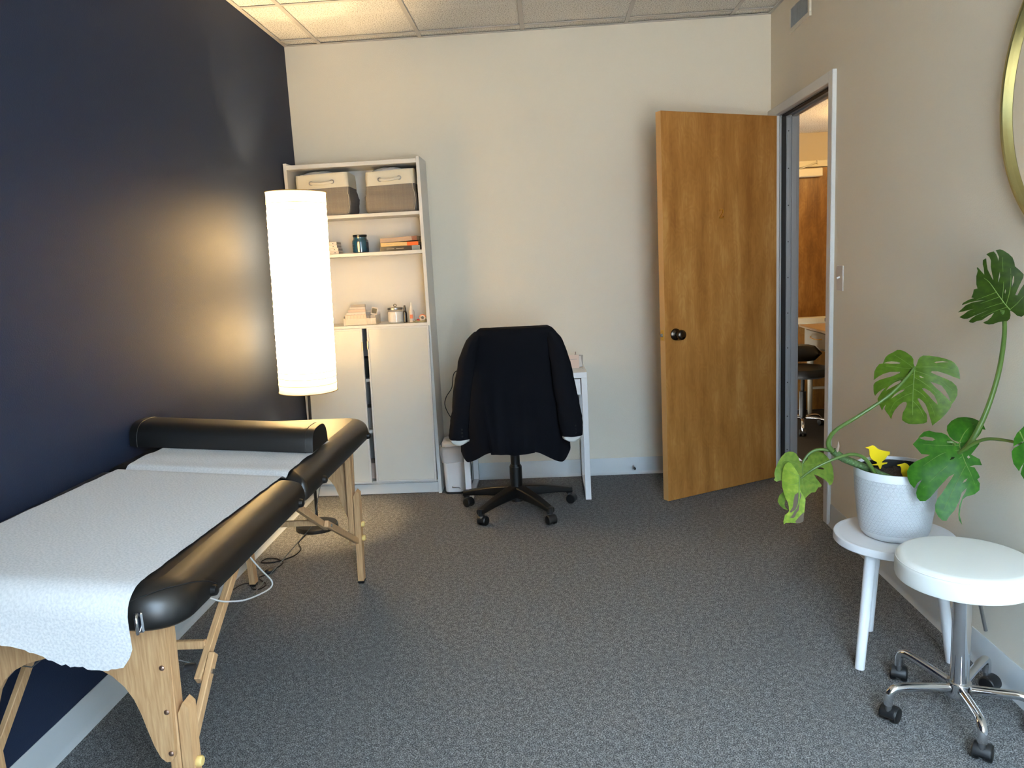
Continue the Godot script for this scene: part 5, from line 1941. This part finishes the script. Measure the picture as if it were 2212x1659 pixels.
func plant_corner() -> void:
	var c := Vector3(2.650, 0, 2.300)
	# round white table
	var t := thing("side_table", "round white three-legged side table under the potted plant", "side table", c)
	var st := new_st()
	lathe(st, [Vector2(0, 0.392), Vector2(0.186, 0.392), Vector2(0.190, 0.396), Vector2(0.190, 0.414), Vector2(0.188, 0.4185), Vector2(0.184, 0.420), Vector2(0.176, 0.4185), Vector2(0.170, 0.416), Vector2(0, 0.416)], 64, Transform3D(Basis.IDENTITY, c))
	put("table_top", st, m.lacquer_white, t)
	for a in [Vector3(2.497, 0, 2.422), Vector3(2.632, 0, 2.160), Vector3(2.806, 0, 2.395)]:
		st = new_st()
		tube(st, [c + (a - c) * 0.72 + Vector3(0, 0.394, 0), a], [0.0185, 0.0155], 18)
		put("leg", st, m.lacquer_white, t)
	# pot, soil, stems and leaves
	var pc := Vector3(2.650, 0.416, 2.300)
	var p := thing("potted_monstera", "leggy split-leaf monstera in an embossed white pot", "potted plant", pc)
	st = new_st()
	var xf := Transform3D(Basis.IDENTITY, pc)
	lathe(st, [Vector2(0, 0.0), Vector2(0.080, 0.0), Vector2(0.094, 0.004), Vector2(0.103, 0.014), Vector2(0.109, 0.028)], 64, xf)
	lathe(st, [Vector2(0.1285, 0.212), Vector2(0.1300, 0.236), Vector2(0.1292, 0.239), Vector2(0.1265, 0.239), Vector2(0.1250, 0.236), Vector2(0.1240, 0.150)], 64, xf)
	var pot := put("pot", st, m.pot_plain, p)
	st = new_st()
	lathe(st, [Vector2(0.109, 0.028), Vector2(0.113, 0.05), Vector2(0.117, 0.08), Vector2(0.1205, 0.11), Vector2(0.1235, 0.14), Vector2(0.126, 0.175), Vector2(0.1285, 0.212)], 96, xf)
	put("embossed_band", st, m.pot_ceramic, pot)
	st = new_st()
	lathe(st, [Vector2(0.118, 0.15), Vector2(0.1205, 0.222), Vector2(0.1215, 0.228), Vector2(0.1235, 0.229), Vector2(0.1235, 0.224), Vector2(0.1225, 0.15)].map(func(q: Vector2) -> Vector2: return q), 48, xf)
	put("inner_pot", st, m.seal_black, p)
	var noise := FastNoiseLite.new()
	noise.seed = 6
	noise.frequency = 12.0
	st = new_st()
	var rows := []
	for j in 13:
		var r := 0.119 * j / 12.0
		var ring := PackedVector3Array()
		for i in 48:
			var a := TAU * i / 48
			ring.append(pc + Vector3(cos(a) * max(r, 1e-4), 0.205 + noise.get_noise_2d(cos(a) * r * 3.0, sin(a) * r * 3.0) * 0.014 - 0.10 * r * r, sin(a) * max(r, 1e-4)))
		rows.append(ring)
	surf(st, rows, true, Vector3.UP)
	put("soil", st, m.soil, p)
	# thick creeping stem out over the left rim
	st = new_st()
	tube(st, curve([Vector3(2.640, 0.610, 2.32), Vector3(2.585, 0.636, 2.31), Vector3(2.522, 0.668, 2.305), Vector3(2.476, 0.690, 2.305), Vector3(2.443, 0.716, 2.305)]), 0.0125, 14)
	put("stem", st, m.stem_green, p)
	st = new_st()
	tube(st, curve([Vector3(2.70, 0.60, 2.36), Vector3(2.715, 0.66, 2.40), Vector3(2.738, 0.70, 2.44)]), 0.011, 12)
	put("stem", st, m.stem_green, p)
	st = new_st()
	tube(st, [Vector3(2.452, 0.715, 2.310), Vector3(2.455, 0.735, 2.318), Vector3(2.453, 0.752, 2.322)], [0.006, 0.0045, 0.0008], 8)
	put("dry_sheath", st, m.book_tan, p)
	st = new_st()
	tube(st, curve([Vector3(2.580, 0.634, 2.38), Vector3(2.615, 0.640, 2.385), Vector3(2.655, 0.634, 2.375), Vector3(2.69, 0.628, 2.36)]), 0.0035, 7)
	put("root", st, m.book_tan, p)
	for q in [
		[[Vector3(2.445, 0.712, 2.305), Vector3(2.427, 0.735, 2.308), Vector3(2.428, 0.762, 2.312), Vector3(2.448, 0.795, 2.325), Vector3(2.51, 0.842, 2.345), Vector3(2.60, 0.905, 2.350), Vector3(2.66, 0.960, 2.340), Vector3(2.690, 0.990, 2.326)], 0.0085, 0.0040],
		[[Vector3(2.575, 0.630, 2.345), Vector3(2.555, 0.660, 2.35), Vector3(2.524, 0.702, 2.358), Vector3(2.480, 0.719, 2.365), Vector3(2.425, 0.708, 2.372), Vector3(2.360, 0.680, 2.375), Vector3(2.318, 0.646, 2.368)], 0.0075, 0.0032],
		[[Vector3(2.440, 0.716, 2.300), Vector3(2.397, 0.722, 2.300), Vector3(2.369, 0.712, 2.302), Vector3(2.351, 0.694, 2.306), Vector3(2.342, 0.678, 2.308)], 0.006, 0.0035],
		[[Vector3(2.735, 0.696, 2.44), Vector3(2.775, 0.76, 2.49), Vector3(2.805, 0.83, 2.505), Vector3(2.830, 0.91, 2.51), Vector3(2.845, 1.00, 2.52), Vector3(2.840, 1.09, 2.545), Vector3(2.822, 1.15, 2.575), Vector3(2.800, 1.186, 2.600)], 0.009, 0.0055],
		[[Vector3(2.738, 0.70, 2.44), Vector3(2.765, 0.77, 2.52), Vector3(2.790, 0.802, 2.56), Vector3(2.808, 0.814, 2.62), Vector3(2.812, 0.822, 2.70)], 0.006, 0.0040],
		[[Vector3(2.738, 0.70, 2.44), Vector3(2.755, 0.74, 2.455), Vector3(2.745, 0.772, 2.475), Vector3(2.728, 0.775, 2.47)], 0.006, 0.0045]]:
		var cv := curve(q[0], 7)
		var rad := []
		for i in cv.size():
			rad.append(lerp(float(q[1]), float(q[2]), float(i) / cv.size()))
		st = new_st()
		tube(st, cv, rad, 12)
		put("petiole", st, m.petiole, p)
	leaf(LEAVES[0], m.leaf_green, 0.9, 0.5, p)
	leaf(LEAVES[1], m.leaf_dark, 0.8, 0.8, p)
	leaf(LEAVES[2], m.leaf_gloss, 1.3, 1.0, p)
	leaf(LEAVES[3], m.leaf_gloss, 3.0, 3.0, p)
	leaf(LEAVES[4], m.leaf_gloss, 1.5, 1.0, p)
	leaf(LEAVES[5], m.leaf_pale, 3.0, 0.4, p)
	leaf(LEAVES[6], m.leaf_olive, 0.7, 1.2, p)
	leaf(LEAVES[7], m.leaf_olive, 8.0, 3.0, p)
	# bird-shaped sticky traps
	var bird := [500, 210, 560, 205, 620, 190, 680, 172, 730, 190, 790, 250, 850, 290, 1000, 335, 1115, 358, 1110, 430, 1060, 450, 1000, 540, 930, 590, 925, 625, 1060, 622, 1050, 650, 925, 680, 905, 760, 885, 830, 865, 760, 830, 680, 650, 665, 690, 655, 800, 640, 800, 600, 700, 550, 640, 480, 610, 400, 605, 300, 580, 245, 520, 230]
	var poly := PackedVector2Array()
	for i in range(0, bird.size(), 2):
		poly.append(Vector2(bird[i] - 885, 690 - bird[i + 1]) * 0.000142)
	for e in [[Vector3(2.636, 0.634, 2.215), 0.1, "yellow bird-shaped sticky trap standing at the back of the pot"], [Vector3(2.694, 0.600, 2.330), 0.05, "yellow bird-shaped sticky trap sunk in the soil beside the glossy leaf"]]:
		st = new_st()
		prism(st, poly, Transform3D(Basis(Vector3.UP, e[1]), e[0] + Vector3(0, 0, 0.001)), 0.002)
		tag(put("sticky_trap", st, m.trap_yellow), e[2], "sticky trap", "bird-shaped traps in the pot")

func rolling_stool() -> void:
	var c := Vector3(2.672, 0, 2.700)
	var t := thing("rolling_stool", "round cream padded stool on a chrome five-star caster base", "stool", c)
	var st := new_st()
	var xf := Transform3D(Basis.IDENTITY, c)
	lathe(st, [Vector2(0, 0.427), Vector2(0.168, 0.427), Vector2(0.177, 0.431), Vector2(0.180, 0.440), Vector2(0.180, 0.478), Vector2(0.178, 0.487), Vector2(0.171, 0.495), Vector2(0.160, 0.4985), Vector2(0.10, 0.502), Vector2(0, 0.503)], 72, xf)
	put("seat", st, m.stool_vinyl, t)
	st = new_st()
	var lp := []
	for i in 72:
		var a := TAU * i / 72
		lp.append(c + Vector3(cos(a) * 0.1775, 0.4865, sin(a) * 0.1775))
	tube(st, lp, 0.0018, 6, false, true)
	put("seat_welt", st, m.stool_vinyl, t)
	st = new_st()
	lathe(st, [Vector2(0, 0.405), Vector2(0.028, 0.405), Vector2(0.032, 0.414), Vector2(0.075, 0.420), Vector2(0.075, 0.427), Vector2(0, 0.427)], 32, xf)
	put("seat_plate", st, m.plastic_black, t)
	st = new_st()
	lathe(st, [Vector2(0, 0.090), Vector2(0.025, 0.090), Vector2(0.025, 0.398), Vector2(0.024, 0.400), Vector2(0, 0.400)], 36, xf)
	put("column", st, m.chrome, t)
	st = new_st()
	lathe(st, [Vector2(0, 0.392), Vector2(0.0245, 0.400), Vector2(0.0245, 0.408), Vector2(0, 0.408)], 28, xf)
	put("column_collar", st, m.plastic_black, t)
	st = new_st()
	lathe(st, [Vector2(0, 0.068), Vector2(0.032, 0.068), Vector2(0.034, 0.072), Vector2(0.034, 0.108), Vector2(0.032, 0.113), Vector2(0.025, 0.115)], 36, xf)
	put("hub", st, m.chrome, t)
	st = new_st()
	tube(st, curve([c + Vector3(0.015, 0.420, -0.005), c + Vector3(0.045, 0.405, -0.02), c + Vector3(0.062, 0.355, -0.03), c + Vector3(0.090, 0.255, -0.04)]), 0.0035, 8)
	tube(st, [c + Vector3(0.066, 0.34, -0.0315), c + Vector3(0.092, 0.248, -0.041)], 0.0055, 8)
	put("lever", st, m.steel, t)
	for k in 5:
		var a := deg_to_rad(102.0 + 72.0 * k)
		var e := Vector3(cos(a), 0, sin(a))
		var r := 0.212 if k != 4 else 0.185
		st = new_st()
		tube(st, curve([c + e * 0.025 + Vector3(0, 0.094, 0), c + e * 0.10 + Vector3(0, 0.103, 0), c + e * (r - 0.035) + Vector3(0, 0.108, 0), c + e * (r - 0.008) + Vector3(0, 0.099, 0), c + e * r + Vector3(0, 0.080, 0), c + e * r + Vector3(0, 0.058, 0)], 7), 0.0130, 14)
		put("base_arm", st, m.chrome, t)
		caster(t, c + e * r, [2.5, 2.3, 2.7, 0.6, 0.4][k], 0.024)

# ---------------------------------------------------------------- things on the walls and floor
func small_things() -> void:
	var st: SurfaceTool
	# pedal bin with its liner
	var c := Vector3(0.898, 0, 0.235)
	var b := thing("pedal_bin", "small white pedal bin between the bookcase and the desk", "bin", c)
	st = new_st()
	var rows := []
	for e in [[0.058, 0.010], [0.060, 0.014], [0.064, 0.15], [0.068, 0.29]]:
		var ring := PackedVector3Array()
		for p in rrect(Vector2(c.x, c.z), e[0], e[0] + 0.004, 0.03, 6):
			ring.append(Vector3(p.x, e[1], p.y))
		rows.append(ring)
	surf(st, rows, true)
	cap(st, rows[0], Vector3.DOWN)
	put("body", st, m.lacquer_white, b)
	st = new_st()
	rows = []
	for e in [[0.061, 0.0], [0.063, 0.002], [0.063, 0.012], [0.060, 0.013]]:
		var ring := PackedVector3Array()
		for p in rrect(Vector2(c.x, c.z), e[0], e[0] + 0.004, 0.03, 6):
			ring.append(Vector3(p.x, e[1], p.y))
		rows.append(ring)
	surf(st, rows, true)
	cap(st, rows[0], Vector3.DOWN)
	put("base_ring", st, m.plastic_black, b)
	st = new_st()
	rows = []
	for e in [[0.066, 0.301], [0.067, 0.304], [0.067, 0.318], [0.062, 0.328], [0.045, 0.332]]:
		var ring := PackedVector3Array()
		for p in rrect(Vector2(c.x, c.z), e[0], e[0], 0.03, 6):
			ring.append(Vector3(p.x, e[1] + (p.y - c.z) * -0.10, p.y))
		rows.append(ring)
	surf(st, rows, true)
	cap(st, rows[0], Vector3.DOWN)
	cap(st, rows[4], Vector3.UP)
	put("lid", st, m.lacquer_white, b)
	st = new_st()
	tube(st, [Vector3(0.885, 0.046, 0.300), Vector3(0.885, 0.046, 0.316), Vector3(0.925, 0.046, 0.318), Vector3(0.932, 0.038, 0.312)], 0.003, 8)
	put("pedal", st, m.steel, b)
	var noise := FastNoiseLite.new()
	noise.seed = 31
	noise.frequency = 14.0
	st = new_st()
	rows = []
	for e in [[0.066, 0.285], [0.071, 0.300], [0.078, 0.303], [0.082, 0.285], [0.082, 0.255], [0.077, 0.225], [0.071, 0.198]]:
		var ring := PackedVector3Array()
		for p in rrect(Vector2.ZERO, e[0], e[0] + 0.002, 0.03, 10):
			var k: float = 1.0 + noise.get_noise_3d(p.x, e[1], p.y) * 0.07
			ring.append(c + Vector3(p.x * k, e[1] + noise.get_noise_2d(p.x * 2.0, p.y * 2.0) * 0.012, p.y * k))
		rows.append(ring)
	surf(st, rows, true)
	tag(put("bin_liner", st, m.bin_film), "clear plastic liner folded over the rim of the pedal bin", "bin liner")
	# light switch
	var s := thing("light_switch", "white toggle light switch on the wall beside the doorway", "light switch", Vector3(W, 1.235, 1.142))
	box("plate", Vector3(W - 0.003, 1.235, 1.142), Vector3(0.006, 0.118, 0.076), m.switch_plate, s, 0.0025)
	box("toggle", Vector3(W - 0.011, 1.238, 1.142), Vector3(0.018, 0.009, 0.009), m.white_trim, s, 0.002, Basis(Vector3(0, 0, 1), 0.35))
	# air vent
	var v := thing("air_vent", "white wall register with vertical slats high beside the doorway", "vent", Vector3(W, 2.593, 0.537))
	st = new_st()
	for e in [[2.533, 0.537, 0.024, 0.332], [2.653, 0.537, 0.024, 0.332], [2.593, 0.384, 0.097, 0.026], [2.593, 0.690, 0.097, 0.026]]:
		bx(st, Vector3(W - 0.006, e[0], e[1]), Vector3(0.012, e[2], e[3]), 0.002)
	put("frame", st, m.wall_paint, v)
	box("throat", Vector3(W - 0.0012, 2.593, 0.537), Vector3(0.002, 0.097, 0.281), m.vent_dark, v, 0.0)
	for k in 22:
		box("slat", Vector3(W - 0.0065, 2.593, 0.404 + 0.0127 * k), Vector3(0.009, 0.096, 0.0022), m.vent_slat, v, 0.0004, Basis(Vector3.UP, 0.5))
	# round mirror
	var mc := Vector3(W, 1.770, 2.860)
	var mi := thing("round_mirror", "large round mirror with a thin gold frame above the stool", "mirror", mc)
	var q := Basis(Vector3(0, 0, 1), Vector3(-1, 0, 0), Vector3(0, -1, 0))
	st = new_st()
	lathe(st, [Vector2(0.423, 0.004), Vector2(0.423, 0.024), Vector2(0.426, 0.027), Vector2(0.432, 0.027), Vector2(0.435, 0.024), Vector2(0.435, 0.0), Vector2(0.423, 0.0)].map(func(p: Vector2) -> Vector2: return p), 96, Transform3D(q, mc))
	put("frame", st, m.gold, mi)
	st = new_st()
	lathe(st, [Vector2(0.424, 0.006), Vector2(0.424, 0.010), Vector2(0, 0.010)], 96, Transform3D(q, mc))
	put("mirror_plate", st, m.mirror_glass, mi)
	# spring door stop low on the back wall
	var ds := thing("door_bumper", "small rod door stop on the back baseboard behind the open door", "door stop", Vector3(2.02, 0.055, 0.01))
	st = new_st()
	tube(st, [Vector3(2.02, 0.055, 0.005), Vector3(2.02, 0.055, 0.075)], 0.004, 10)
	put("rod", st, m.steel, ds)
	st = new_st()
	tube(st, [Vector3(2.02, 0.055, 0.072), Vector3(2.02, 0.055, 0.086)], 0.008, 12)
	put("tip", st, m.plastic_black, ds)
